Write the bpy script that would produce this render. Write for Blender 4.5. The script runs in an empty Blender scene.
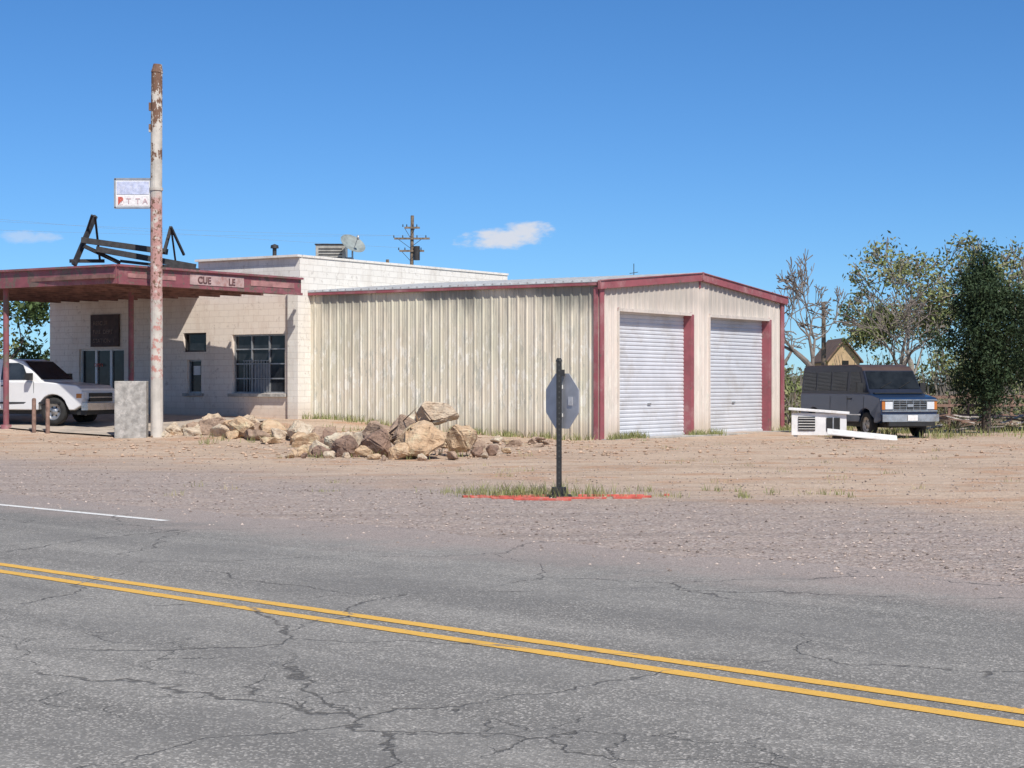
import bpy, bmesh, math, random
import numpy as np
from mathutils import Vector, Matrix, noise
random.seed(7); rng=np.random.default_rng(7)
scene=bpy.context.scene
V=Vector

# ------------------------------------------------------------ node helpers
class NT:
    def __init__(s,name):
        s.m=bpy.data.materials.new(name); s.m.use_nodes=True
        s.t=s.m.node_tree; s.b=s.t.nodes['Principled BSDF']
        s._pos=None
    def n(s,typ): return s.t.nodes.new(typ)
    def link(s,a,b): s.t.links.new(a,b)
    def setv(s,sock,v):
        if isinstance(v,bpy.types.NodeSocket): s.link(v,sock)
        elif isinstance(v,(tuple,list)) and len(v)==3 and sock.type=='RGBA': sock.default_value=(*v,1)
        else: sock.default_value=v
    def pos(s):
        if s._pos is None: s._pos=s.n('ShaderNodeNewGeometry').outputs['Position']
        return s._pos
    def mapv(s,vec,scale=(1,1,1),rot=(0,0,0),loc=(0,0,0)):
        k=s.n('ShaderNodeMapping'); s.link(vec,k.inputs['Vector'])
        k.inputs['Scale'].default_value=scale; k.inputs['Rotation'].default_value=rot; k.inputs['Location'].default_value=loc
        return k.outputs[0]
    def noise(s,scale,detail=4,rough=.55,vec=None,color=False):
        k=s.n('ShaderNodeTexNoise'); k.inputs['Scale'].default_value=scale
        k.inputs['Detail'].default_value=min(detail,5); k.inputs['Roughness'].default_value=rough
        s.link(vec if vec is not None else s.pos(),k.inputs['Vector'])
        return k.outputs['Color' if color else 'Fac']
    def vor(s,scale,feature='F1',out='Distance',vec=None,rnd=1):
        k=s.n('ShaderNodeTexVoronoi'); k.feature=feature; k.inputs['Scale'].default_value=scale
        k.inputs['Randomness'].default_value=rnd
        s.link(vec if vec is not None else s.pos(),k.inputs['Vector'])
        return k.outputs[out]
    def math(s,op,a,b=0.0,c=None):
        k=s.n('ShaderNodeMath'); k.operation=op
        s.setv(k.inputs[0],a); s.setv(k.inputs[1],b)
        if c is not None: s.setv(k.inputs[2],c)
        return k.outputs[0]
    def mr(s,v,a,b,c=0.0,d=1.0):
        k=s.n('ShaderNodeMapRange'); k.interpolation_type='SMOOTHSTEP'
        s.setv(k.inputs[0],v)
        for i,x in enumerate((a,b,c,d)): k.inputs[i+1].default_value=x
        return k.outputs[0]
    def mix(s,f,a,b,blend='MIX'):
        k=s.n('ShaderNodeMix'); k.data_type='RGBA'; k.blend_type=blend
        s.setv(k.inputs[0],f); s.setv(k.inputs[6],a); s.setv(k.inputs[7],b)
        return k.outputs[2]
    def sep(s,v):
        k=s.n('ShaderNodeSeparateXYZ'); s.link(v,k.inputs[0]); return k.outputs
    def bump(s,h,strength=.5,dist=.02):
        k=s.n('ShaderNodeBump'); k.inputs['Strength'].default_value=strength
        k.inputs['Distance'].default_value=dist; s.link(h,k.inputs['Height'])
        s.link(k.outputs[0],s.b.inputs['Normal'])
    def col(s,c): s.setv(s.b.inputs['Base Color'],c)
    def rough(s,r): s.setv(s.b.inputs['Roughness'],r)

def mat(name,c,rough=.8,var=.2,scale=6,bump=.2,bs=40,metal=0,dist=.01,dirt=None,dirt_amt=.4):
    k=NT(name)
    n=k.noise(scale,5)
    lo=tuple(x*(1-var) for x in c); hi=tuple(min(1,x*(1+var)) for x in c)
    col=k.mix(k.mr(n,.3,.7),lo,hi)
    if dirt: col=k.mix(k.math('MULTIPLY',k.mr(k.noise(scale*.6,8,.7,vec=k.mapv(k.pos(),loc=(3,5,1))),.48,.68),dirt_amt),col,dirt)
    k.col(col); k.rough(rough); k.b.inputs['Metallic'].default_value=metal
    if bump: k.bump(k.noise(bs,2),bump,dist)
    return k.m

# ------------------------------------------------------------ mesh builder
class MB:
    def __init__(s): s.v=[];s.f=[];s.m=[]
    def add(s,vs,fs,mi=0):
        o=len(s.v); s.v+= [tuple(x) for x in vs]
        for f in fs: s.f.append(tuple(i+o for i in f)); s.m.append(mi)
    def quad(s,a,b,c,d,mi=0): s.add([a,b,c,d],[(0,1,2,3)],mi)
    def box(s,c,sz,mi=0,ax=None):
        c=V(c); 
        if ax is None: ax=(V((1,0,0)),V((0,1,0)),V((0,0,1)))
        x,y,z=[V(a)*h/2 for a,h in zip(ax,sz)]
        vs=[c+i*x+j*y+k*z for i in(-1,1) for j in(-1,1) for k in(-1,1)]
        s.add(vs,[(0,1,3,2),(4,6,7,5),(0,4,5,1),(2,3,7,6),(0,2,6,4),(1,5,7,3)],mi)
    def beam(s,a,b,w,h=None,mi=0,up=(0,0,1)):
        a=V(a);b=V(b);h=h or w;d=(b-a);L=d.length;d.normalize()
        u=V(up)
        if abs(d.dot(u))>.95: u=V((1,0,0))
        y=u.cross(d).normalized(); z=d.cross(y)
        s.box((a+b)/2,(L,w,h),mi,(d,y,z))
    def tube(s,a,b,r0,r1,n=8,mi=0,caps=False):
        a=V(a);b=V(b);d=(b-a).normalized()
        u=V((0,0,1)) if abs(d.z)<.9 else V((1,0,0))
        x=d.cross(u).normalized(); y=d.cross(x)
        vs=[];fs=[]
        for p,r in((a,r0),(b,r1)):
            for i in range(n):
                t=2*math.pi*i/n; vs.append(p+x*math.cos(t)*r+y*math.sin(t)*r)
        for i in range(n): j=(i+1)%n; fs.append((i,j,n+j,n+i))
        if caps: fs.append(tuple(range(n))[::-1]); fs.append(tuple(range(n,2*n)))
        s.add(vs,fs,mi)
    def lathe(s,prof,c,axis,mi=0,n=28):
        c=V(c);ax=V(axis).normalized();u=V((0,0,1)) if abs(ax.z)<.9 else V((1,0,0))
        x=ax.cross(u).normalized(); y=ax.cross(x); vs=[];fs=[];k=len(prof)
        for i in range(n):
            t=2*math.pi*i/n; r=x*math.cos(t)+y*math.sin(t)
            for (rr,h) in prof: vs.append(c+r*rr+ax*h)
        for i in range(n):
            j=(i+1)%n
            for q in range(k-1): fs.append((i*k+q,j*k+q,j*k+q+1,i*k+q+1))
        s.add(vs,fs,mi)
    def prism(s,pts,w,mi=0,topmi=None,topz=99):
        n=len(pts); vs=[(x,w(z),z) for x,z in pts]+[(x,-w(z),z) for x,z in pts]
        s.add(vs,[tuple(range(n)),tuple(range(2*n-1,n-1,-1))],mi)
        for i in range(n):
            j=(i+1)%n
            m=topmi if (topmi is not None and (pts[i][1]+pts[j][1])/2>topz) else mi
            s.add([vs[i],vs[n+i],vs[n+j],vs[j]],[(0,1,2,3)],m)
    def obj(s,name,mats,parent=None,smooth=False,bevel=0,loc=None):
        me=bpy.data.meshes.new(name); me.from_pydata(s.v,[],s.f)
        me.polygons.foreach_set('material_index',s.m)
        if smooth: me.polygons.foreach_set('use_smooth',[True]*len(s.f))
        for m in (mats if isinstance(mats,(list,tuple)) else [mats]): me.materials.append(m)
        me.update()
        bm=bmesh.new(); bm.from_mesh(me)
        if bevel: bmesh.ops.remove_doubles(bm,verts=bm.verts,dist=1e-4)
        bmesh.ops.recalc_face_normals(bm,faces=bm.faces); bm.to_mesh(me); bm.free()
        o=bpy.data.objects.new(name,me); scene.collection.objects.link(o)
        if parent: o.parent=parent
        if bevel:
            b=o.modifiers.new('b','BEVEL'); b.width=bevel; b.segments=3; b.limit_method='ANGLE'; b.angle_limit=math.radians(25)
            b.harden_normals=True
            me.polygons.foreach_set('use_smooth',[True]*len(me.polygons))
        return o
def empty(name,loc=(0,0,0),rz=0):
    e=bpy.data.objects.new(name,None); scene.collection.objects.link(e); e.location=loc; e.rotation_euler=(0,0,rz)
    e.empty_display_size=.3
    return e
def text(name,body,size,loc,rot_m,m,parent,extr=.004,bold=0.0):
    c=bpy.data.curves.new(name,'FONT'); c.body=body; c.size=size; c.extrude=extr; c.offset=bold
    c.materials.append(m)
    o=bpy.data.objects.new(name,c); scene.collection.objects.link(o)
    bpy.context.view_layer.update()
    o.parent=parent
    o.matrix_parent_inverse=Matrix.Identity(4)
    loc4=Matrix.Translation(V(loc))@rot_m.to_4x4()
    o.matrix_basis=parent.matrix_world.inverted()@loc4
    return o
def axes(x,y,z): return Matrix((x,y,z)).transposed()

# ------------------------------------------------------------ layout
U=V((.58,.815,0)).normalized()      # along garage front, receding right
W=V((-.845,.535,0)).normalized()    # along long wall, receding left
UN=V((U.y,-U.x,0))                  # outward normal of garage front
WN=V((-.535,-.845,0)).normalized()  # outward normal of long wall
UP=V((0,0,1))
A=V((2.49,48.57,0)); LF=11.6; LW=11.0
R=V((-.72,.694,0)).normalized(); RNn=V((.694,.72,0)).normalized(); RO=V((0,10.46,0))
def ss(t): t=max(0,min(1,t)); return t*t*(3-2*t)
def gz(x,y):
    z=.55*ss((2-x)/9)*ss((y-44)/12)
    off=(V((x,y,0))-RO).dot(RNn)
    k=ss((off-9)/8)
    if k>0: z+=k*(.06*noise.noise(V((x*.35,y*.35,0)))+.03*noise.noise(V((x*1.3,y*1.3,4))))
    return z

# ------------------------------------------------------------ materials
def m_ground():
    k=NT('dirt_and_gravel')
    p=k.pos(); x,y,z=k.sep(p)
    off=k.math('ADD',k.math('MULTIPLY',x,RNn.x),k.math('MULTIPLY',k.math('SUBTRACT',y,10.46),RNn.y))
    wob=k.math('MULTIPLY',k.math('SUBTRACT',k.noise(.35,4,.6),.5),6.0)
    o2=k.math('ADD',off,wob)
    big=k.noise(.25,4,.6); mid=k.noise(2.2,5,.7); fine=k.noise(25,4,.75)
    track=k.noise(1.0,5,.65,vec=k.mapv(p,(.10,1.5,1),rot=(0,0,math.radians(-12))))
    dirt=k.mix(k.mr(big,.35,.65),(.60,.45,.33),(.50,.365,.26))
    dirt=k.mix(k.math('MULTIPLY',k.mr(track,.45,.62),.55),dirt,(.67,.53,.40))
    dirt=k.mix(k.math('MULTIPLY',k.mr(track,.47,.34),.45),dirt,(.40,.28,.20))
    dirt=k.mix(k.math('MULTIPLY',k.mr(mid,.46,.66),.6),dirt,(.66,.50,.375))
    dirt=k.mix(k.math('MULTIPLY',k.mr(k.noise(.55,5,.65,vec=k.mapv(p,(1,1.6,1),loc=(8,2,0))),.50,.62),.7),dirt,(.52,.30,.18))
    dirt=k.mix(k.math('MULTIPLY',k.mr(k.noise(6,5,.75,vec=k.mapv(p,loc=(2,8,0))),.53,.66),.6),dirt,(.32,.22,.155))
    dirt=k.mix(k.math('MULTIPLY',k.mr(fine,.5,.68),.6),dirt,(.23,.165,.12))
    vs=k.sep(k.vor(34,out='Color'))
    grav=k.mix(vs[0],(.165,.13,.112),(.54,.44,.39))
    grav=k.mix(k.mr(vs[1],.78,.95),grav,(.66,.59,.53))
    vc2=k.sep(k.vor(12,out='Color'))
    grav=k.mix(k.math('MULTIPLY',vc2[0],.35),grav,(.43,.32,.27))
    grav=k.mix(k.math('MULTIPLY',k.mr(mid,.42,.62),.45),grav,(.47,.375,.31))
    grav=k.mix(k.math('MULTIPLY',k.mr(track,.50,.36),.40),grav,(.27,.22,.19))
    f=k.mr(o2,8.5,14.5)
    f=k.math('MULTIPLY',f,k.mr(k.math('ADD',k.math('ADD',fine,mid),f),.7,1.35))
    col=k.mix(f,grav,dirt)
    far=k.mr(y,62,85)
    col=k.mix(far,col,k.mix(k.mr(big,.4,.6),(.36,.30,.20),(.18,.19,.09)))
    k.col(col); k.rough(.95)
    h=k.math('ADD',k.math('MULTIPLY',k.vor(34),.6),k.math('ADD',k.math('MULTIPLY',fine,1.2),k.math('MULTIPLY',mid,4)))
    k.bump(h,.9,.03)
    return k.m
def crackcoords(k,p,s,a):
    w=k.n('ShaderNodeVectorMath'); w.operation='MULTIPLY_ADD'
    k.link(k.noise(s,5,.6,color=True),w.inputs[0]); w.inputs[1].default_value=(a,a,0); k.link(p,w.inputs[2])
    return w.outputs[0]
def m_asphalt():
    k=NT('worn_asphalt')
    p=k.pos()
    x,y,z=k.sep(p)
    off=k.math('ADD',k.math('MULTIPLY',x,RNn.x),k.math('MULTIPLY',k.math('SUBTRACT',y,10.46),RNn.y))
    al=k.math('ADD',k.math('MULTIPLY',x,R.x),k.math('MULTIPLY',y,R.y))
    cv=k.n('ShaderNodeCombineXYZ'); k.link(k.math('MULTIPLY',al,.12),cv.inputs[0]); k.link(off,cv.inputs[1])
    lane=k.noise(1.1,5,.65,vec=cv.outputs[0])
    base=k.mix(k.mr(lane,.36,.64),(.195,.184,.168),(.305,.288,.262))
    agg=k.sep(k.vor(85,out='Color'))
    base=k.mix(k.math('MULTIPLY',agg[0],.6),base,(.10,.095,.088))
    base=k.mix(k.math('MULTIPLY',k.mr(agg[1],.70,.98),.65),base,(.60,.56,.51))
    base=k.mix(k.math('MULTIPLY',k.mr(k.noise(7,5,.7),.5,.7),.4),base,(.14,.132,.122))
    base=k.mix(k.math('MULTIPLY',k.mr(k.noise(.5,5,.65),.42,.65),.45),base,(.165,.158,.148))
    base=k.mix(k.math('MULTIPLY',k.mr(k.math('ADD',off,k.math('MULTIPLY',k.noise(1.2,5,.7),2.8)),4.2,6.2),.8),base,k.mix(agg[2],(.19,.155,.138),(.49,.40,.36)))
    e1=k.vor(.36,'DISTANCE_TO_EDGE',vec=crackcoords(k,p,1.1,1.0))
    c1=k.math('SUBTRACT',1.0,k.mr(e1,.001,.005))
    m1=k.mr(k.noise(.45,3,vec=k.mapv(p,loc=(13,4,0))),.41,.51)
    e2=k.vor(1.5,'DISTANCE_TO_EDGE',vec=crackcoords(k,p,3.2,.4))
    c2=k.math('SUBTRACT',1.0,k.mr(e2,.002,.010))
    near=k.mr(off,-.7,-1.7)
    m2=k.math('MULTIPLY',near,k.mr(k.noise(.7,3,vec=k.mapv(p,loc=(1,9,0))),.46,.56))
    cr=k.math('MAXIMUM',k.math('MULTIPLY',c1,m1),k.math('MULTIPLY',c2,m2))
    base=k.mix(k.math('MULTIPLY',cr,.74),base,(.06,.055,.05))
    k.col(base); k.rough(.9)
    h=k.math('SUBTRACT',k.math('ADD',k.vor(85),k.noise(60,2)),k.math('MULTIPLY',cr,2.0))
    k.bump(h,.7,.007)
    return k.m
def m_line(name,c,wear):
    k=NT(name)
    w=k.mr(k.noise(22,5,.75),wear,wear+.1)
    w2=k.mr(k.noise(3,5,.7),.5,.75)
    agg=k.sep(k.vor(85,out='Color'))
    cc=k.mix(k.math('MULTIPLY',agg[0],.35),c,tuple(x*.6 for x in c))
    cc=k.mix(k.math('MULTIPLY',w2,.35),cc,tuple(x*.6 for x in c))
    e1=k.vor(.36,'DISTANCE_TO_EDGE',vec=crackcoords(k,k.pos(),1.1,1.0))
    c1=k.math('SUBTRACT',1.0,k.mr(e1,.001,.005))
    k.col(k.mix(k.math('MAXIMUM',w,k.math('MULTIPLY',c1,.8)),cc,(.17,.16,.15))); k.rough(.8)
    k.bump(k.vor(85),.4,.004)
    return k.m
def m_metalwall(name,base,green,dirtc,amt=1.0):
    k=NT(name); p=k.pos(); x,y,z=k.sep(p)
    st=k.noise(1.0,5,.7,vec=k.mapv(p,(2.6,2.6,.22)))
    blot=k.noise(.55,4,.6)
    c=k.mix(k.mr(blot,.35,.65),base,green)
    c=k.mix(k.math('MULTIPLY',k.mr(st,.45,.66),.6*amt),c,dirtc)
    st2=k.noise(2.0,5,.75,vec=k.mapv(p,(3.5,3.5,.3),loc=(4,7,2)))
    c=k.mix(k.math('MULTIPLY',k.mr(st2,.53,.63),k.math('MULTIPLY',k.mr(z,1.0,4.6),.6*amt)),c,(.30,.29,.24))
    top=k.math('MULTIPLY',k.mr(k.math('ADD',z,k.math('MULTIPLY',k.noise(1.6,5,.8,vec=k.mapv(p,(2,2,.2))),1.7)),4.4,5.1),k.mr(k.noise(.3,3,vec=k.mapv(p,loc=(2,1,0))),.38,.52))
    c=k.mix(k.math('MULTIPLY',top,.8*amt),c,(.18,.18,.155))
    pt=k.mr(k.noise(3,5,.75,vec=k.mapv(p,(1.6,1.6,.6))),.52,.58)
    band=k.math('MULTIPLY',k.mr(z,.2,1.2),k.mr(z,4.0,2.4))
    c=k.mix(k.math('MULTIPLY',k.math('MULTIPLY',pt,band),.75*amt),c,(.80,.77,.68))
    pt2=k.mr(k.noise(2.3,5,.75,vec=k.mapv(p,(1.8,1.8,.5),loc=(9,3,4))),.55,.61)
    c=k.mix(k.math('MULTIPLY',k.math('MULTIPLY',pt2,band),.55*amt),c,(.38,.39,.33))
    c=k.mix(k.math('MULTIPLY',k.mr(k.math('ADD',z,k.math('MULTIPLY',k.noise(3,5),.5)),1.0,.3),.55),c,(.48,.37,.26))
    k.col(c); k.rough(.6); k.bump(k.noise(9,3),.15,.01)
    return k.m
def m_block(name,c1,c2,mort,stain=(.46,.37,.31)):
    k=NT(name); p=k.pos()
    dt=k.n('ShaderNodeVectorMath'); dt.operation='DOT_PRODUCT'; k.link(p,dt.inputs[0]); dt.inputs[1].default_value=W+U
    x,y,z=k.sep(p)
    cb=k.n('ShaderNodeCombineXYZ'); k.link(dt.outputs['Value'],cb.inputs[0]); k.link(z,cb.inputs[1])
    br=k.n('ShaderNodeTexBrick'); k.link(cb.outputs[0],br.inputs['Vector'])
    br.inputs['Scale'].default_value=1; br.inputs['Brick Width'].default_value=.4; br.inputs['Row Height'].default_value=.2
    br.inputs['Mortar Size'].default_value=.006; br.inputs['Mortar Smooth'].default_value=.3
    br.inputs['Color1'].default_value=(*c1,1); br.inputs['Color2'].default_value=(*c2,1); br.inputs['Mortar'].default_value=(*mort,1)
    c=k.mix(k.math('MULTIPLY',k.mr(k.noise(1.1,5,.7,vec=k.mapv(p,(1.5,1.5,.5))),.46,.66),.45),br.outputs['Color'],stain)
    c=k.mix(k.math('MULTIPLY',k.mr(k.noise(5,5,.75),.57,.65),.5),c,tuple(q*.75 for q in stain))
    c=k.mix(k.math('MULTIPLY',k.mr(z,1.3,.5),.5),c,(.50,.37,.27))
    k.col(c); k.rough(.9)
    k.bump(k.math('ADD',k.math('MULTIPLY',br.outputs['Fac'],-1),k.math('MULTIPLY',k.noise(25,3),.4)),.6,.012)
    return k.m
def m_peel(name,paint,under,thr,z0=None,z1=None):
    k=NT(name); p=k.pos(); x,y,z=k.sep(p)
    n=k.noise(2.2,5,.75,vec=k.mapv(p,(1.6,1.6,1)))
    if z0 is not None: n=k.math('ADD',n,k.mr(z,z0,z1,-.10,.15))
    f=k.mr(n,thr,thr+.03)
    rust=k.mix(k.noise(14,5,.7),under,tuple(u*.35 for u in under))
    pc=k.mix(k.mr(k.noise(3,5),.35,.65),paint,tuple(u*.75 for u in paint))
    return k,f,rust,pc
def m_maroon(name='maroon_trim_paint',thr=.62,c=(.33,.095,.11),fade=(.54,.31,.30)):
    k,f,r,pc=m_peel(name,c,(.25,.17,.14),thr)
    c=k.mix(k.math('MULTIPLY',k.mr(k.noise(1.5,5,.7),.45,.7),.55),pc,fade)
    k.col(k.mix(f,c,r)); k.rough(.65); k.bump(f,-.2,.004); return k.m
def m_pole():
    k,f,r,pc=m_peel('peeling_pole_paint',(.62,.57,.50),(.26,.14,.09),.56,6.0,10.5)
    x,y,z=k.sep(k.pos())
    zz=k.math('ADD',z,k.math('MULTIPLY',k.noise(2,5,.8),1.2))
    band=k.math('MULTIPLY',k.mr(zz,4.3,4.6),k.mr(zz,7.6,7.2))
    lowb=k.math('MULTIPLY',k.mr(zz,2.2,2.4),k.mr(zz,4.6,4.2))
    pc=k.mix(k.math('MULTIPLY',band,k.mr(k.noise(5,5,.7),.34,.5)),pc,(.47,.26,.23))
    pc=k.mix(k.math('MULTIPLY',lowb,k.mr(k.noise(6,5,.7),.50,.58)),pc,(.50,.24,.20))
    f=k.math('MAXIMUM',f,k.math('MULTIPLY',band,k.mr(k.noise(9,5,.7),.54,.58)))
    k.col(k.mix(f,pc,r)); k.rough(.8); k.bump(f,-.5,.01); return k.m
def m_car(name,c,rough=.3,dust=.35,dustc=(.35,.29,.23),coat=.6,spec=.5):
    k=NT(name)
    f=k.math('MULTIPLY',k.mr(k.noise(2.5,5,.7),.35,.75),dust)
    k.col(k.mix(f,c,dustc)); k.rough(k.math('ADD',rough,k.math('MULTIPLY',f,.8)))
    k.b.inputs['Coat Weight'].default_value=coat; k.b.inputs['Coat Roughness'].default_value=.12
    k.b.inputs['Specular IOR Level'].default_value=spec
    return k.m
def m_glass(name,c=(.02,.025,.03),rough=.08,spec=.6):
    k=NT(name); k.col(k.mix(k.mr(k.noise(3,5),.3,.7),c,tuple(x*1.8+.005 for x in c)))
    k.rough(k.math('ADD',rough,k.math('MULTIPLY',k.noise(5,5),.1)))
    k.b.inputs['Specular IOR Level'].default_value=spec
    return k.m
def m_leaf(name,c1,c2,c3):
    k=NT(name)
    g=k.n('ShaderNodeNewGeometry').outputs['Random Per Island']
    c=k.mix(g,c1,c2); c=k.mix(k.mr(k.noise(.9,2),.4,.65),c,c3)
    k.col(c); k.rough(.7); k.b.inputs['Specular IOR Level'].default_value=.25
    return k.m
def m_rock(name,c,c2,seed,dk=.45):
    k=NT(name); p=k.mapv(k.pos(),loc=(seed,seed*2,0))
    n=k.noise(2.2,5,.7,vec=p)
    col=k.mix(k.mr(n,.35,.65),c,c2)
    col=k.mix(k.math('MULTIPLY',k.mr(k.noise(5,5,.75,vec=p),.52,.64),.6),col,tuple(q*dk for q in c2))
    col=k.mix(k.math('MULTIPLY',k.mr(k.noise(3,5,.6,vec=k.mapv(p,loc=(5,5,5))),.52,.68),.5),col,tuple(min(.66,q*1.3) for q in c))
    lay=k.noise(1.4,5,.7,vec=k.mapv(p,(1,1,7)))
    col=k.mix(k.math('MULTIPLY',k.mr(lay,.52,.62),.3),col,tuple(q*.6 for q in c2))
    k.col(col); k.rough(.92)
    k.bump(k.math('ADD',k.math('ADD',k.noise(5,5,.7,vec=p),k.math('MULTIPLY',lay,.5)),k.math('MULTIPLY',k.vor(4,vec=p),.5)),1.0,.09)
    return k.m

MG=m_ground(); MA=m_asphalt()
MY=m_line('yellow_road_paint',(.74,.43,.08),.60); MW=m_line('white_road_paint',(.78,.77,.74),.57)
MWALL=m_metalwall('cream_ribbed_steel',(.73,.66,.53),(.65,.615,.48),(.53,.465,.36))
MFRONT=m_metalwall('cream_ribbed_steel_front',(.72,.63,.555),(.68,.605,.53),(.58,.50,.44),.5)
MBLOCK=m_block('painted_block',(.86,.755,.65),(.83,.72,.62),(.68,.57,.48),(.68,.54,.44))
MBLOCKW=m_block('white_painted_block',(.82,.775,.70),(.78,.735,.66),(.62,.575,.51),(.58,.52,.45))
MMAR=m_maroon(); MMARP=m_maroon('maroon_fascia_peeling',.52,(.27,.085,.10),(.44,.24,.23))
MDOOR=mat('rollup_door_white',(.62,.63,.66),.5,.06,1.5,.05,20,dirt=(.46,.43,.40),dirt_amt=.5)
MROOF=mat('galvanised_roof',(.5,.5,.49),.5,.15,2,.1,20,metal=.3,dirt=(.3,.22,.17))
MDARK=mat('dark_steel',(.035,.032,.032),.6,.4,8,.1)
MBLACK=mat('black_plastic',(.02,.02,.02),.6,.3,10,.1)
MPIT=mat('dark_interior',(.012,.011,.01),.9,.2,3,0)
MWHITE=mat('white_paint',(.78,.77,.75),.5,.06,4,.05,30,dirt=(.5,.43,.36),dirt_amt=.45)
MCONC=mat('concrete',(.36,.34,.31),.9,.25,6,.5,40,dirt=(.60,.56,.51),dirt_amt=.8,dist=.02)
MSILV=mat('galvanised_steel',(.40,.41,.42),.45,.12,6,.05,metal=.5,dirt=(.28,.26,.24))
MWOOD=mat('weathered_wood',(.20,.15,.11),.9,.35,6,.4,40)
MREDW=mat('red_brown_wood',(.24,.15,.115),.9,.35,6,.4,40)
MTYRE=mat('tyre_rubber',(.025,.024,.023),.85,.3,8,.2)
MRIM=mat('wheel_rim',(.42,.42,.42),.35,.15,10,.05,metal=.7,dirt=(.2,.17,.14))
MCHROME=mat('dull_chrome',(.62,.62,.62),.25,.1,6,.02,metal=.9,dirt=(.3,.27,.24))
MGLASS=m_glass('window_glass'); MVGLASS=m_glass('van_window_glass',(.008,.010,.012),.04,.35)
MLENS=mat('headlamp_lens',(.62,.64,.66),.12,.05,10,.1)
MBARK=mat('grey_bark',(.26,.225,.19),.95,.3,8,.5,30); MBARKD=mat('dark_bark',(.07,.055,.045),.95,.3,8,.5,30)
MBAREBARK=mat('dead_branch_bark',(.20,.165,.14),.95,.25,4,.3,30)
MREDPL=mat('faded_red_paint',(.55,.10,.07),.7,.25,8,.1,dirt=(.45,.33,.27),dirt_amt=.7)

# ------------------------------------------------------------ ground + road
def lines(lo,hi,step,far):
    a=list(np.arange(lo,hi+1e-6,step)); l=lo;r=hi;s=step
    while r<far: s*=1.35; r+=s; a.append(r)
    s=step
    while l>-far: s*=1.35; l-=s; a.insert(0,l)
    return a
xs=lines(-32,32,.5,2500); ys=lines(0,75,.5,2500)
vs=[(x,y,gz(x,y)) for y in ys for x in xs]; nx=len(xs)
fs=[(j*nx+i,j*nx+i+1,(j+1)*nx+i+1,(j+1)*nx+i) for j in range(len(ys)-1) for i in range(nx-1)]
g=MB(); g.add(vs,fs); g.obj('ground',MG,smooth=True)

def P(t,o,z): v=RO+R*t+RNn*o; return (v.x,v.y,z)
b=MB(); T=list(np.arange(-40,60,.2)); T=[-900,-300,-100]+T+[100,300,900]
pr=None
for t in T:
    e=5.1+.32*noise.noise(V((t*.5,0,0)))+.2*noise.noise(V((t*2.1,3,0)))+.12*noise.noise(V((t*6,3,0)))
    cur=(P(t,-6,.004),P(t,e,.004))
    if pr: b.quad(pr[0],cur[0],cur[1],pr[1])
    pr=cur
b.obj('road',MA)
def stripe(o0,o1,t0,t1):
    b=MB(); pr=None
    near=list(np.arange(max(t0,-14),min(t1,40),.06)); T=([t0] if t0<-14 else [])+near+([t1] if t1>40 else [])
    for t in T:
        j0=.006*noise.noise(V((t*9,o0*7,1)))+.005*noise.noise(V((t*31,o0,2))); j1=.006*noise.noise(V((t*9,o1*7,5)))+.005*noise.noise(V((t*31,o1,6)))
        cur=(P(t,o0+j0,.008),P(t,o1+j1,.008))
        if pr: b.quad(pr[0],cur[0],cur[1],pr[1])
        pr=cur
    return b
b=stripe(-.20,-.075,-700,700); b2=stripe(.09,.215,-700,700); b.add(b2.v,b2.f); b.obj('yellow_centre_line',MY)
tend=(V((-3.99,19.85,0))-RO).dot(R)
b=stripe(3.87,4.0,tend,700); b.obj('white_edge_line',MW)

def stones(name,pts,smin,smax,m):
    b=MB()
    for x,y in pts:
        s=random.uniform(smin,smax); c=V((x,y,gz(x,y)+s*.25))
        q=[V((random.uniform(.6,1)*sx,random.uniform(.6,1)*sy,random.uniform(.5,.9)*sz))*s for sx,sy,sz in((1,0,0),(-1,0,0),(0,1,0),(0,-1,0),(0,0,.8),(0,0,-.8))]
        a=random.random()*3; rot=Matrix.Rotation(a,3,'Z')
        b.add([c+rot@v for v in q],[(0,2,4),(2,1,4),(1,3,4),(3,0,4),(2,0,5),(1,2,5),(3,1,5),(0,3,5)])
    return b.obj(name,m)
pts=[]
while len(pts)<7500:
    y=random.uniform(13,50); x=random.uniform(-.34,.34)*y
    o_=(V((x,y,0))-RO).dot(RNn)
    if o_>5.2 or (o_>3.6 and random.random()<(o_-3.6)*.5): pts.append((x,y))
k=NT('loose_gravel'); gi=k.n('ShaderNodeNewGeometry').outputs['Random Per Island']; k.col(k.mix(gi,(.16,.125,.105),(.58,.47,.40))); k.rough(.95)
MLOOSE=k.m
stones('gravel',pts,.008,.028,MLOOSE)
pts=[(random.gauss(-4.5,4.5),random.gauss(43,4.5)) for _ in range(620)]+[(random.uniform(-3,14),random.uniform(36,49)) for _ in range(240)]
stones('dirt_clods',[p for p in pts if 34<p[1]<52],.025,.08,mat('clods',(.44,.31,.22),.95,.3,3,.3))

# ------------------------------------------------------------ ribbed sheet
def ribbed(b,p0,d,n,t0,t1,zb,zt,sp=.305,dep=.035,mi=0):
    ts=[(t0,0)]; t=math.ceil(t0/sp)*sp
    while t<t1:
        for q,h in((-.045,0),(-.02,dep),(.02,dep),(.045,0)):
            if t0<t+q<t1: ts.append((t+q,h))
        for q in(.11,.2):
            for e,h in((-.012,0),(0,dep*.25),(.012,0)):
                if t0<t+q+e<t1: ts.append((t+q+e,h))
        t+=sp
    ts.append((t1,0))
    pt=lambda t,h,z: p0+d*t+n*h+UP*z
    for (a,ha),(c,hc) in zip(ts,ts[1:]):
        b.quad(pt(a,ha,zb(a)),pt(c,hc,zb(c)),pt(c,hc,zt(c)),pt(a,ha,zt(a)),mi)

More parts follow.
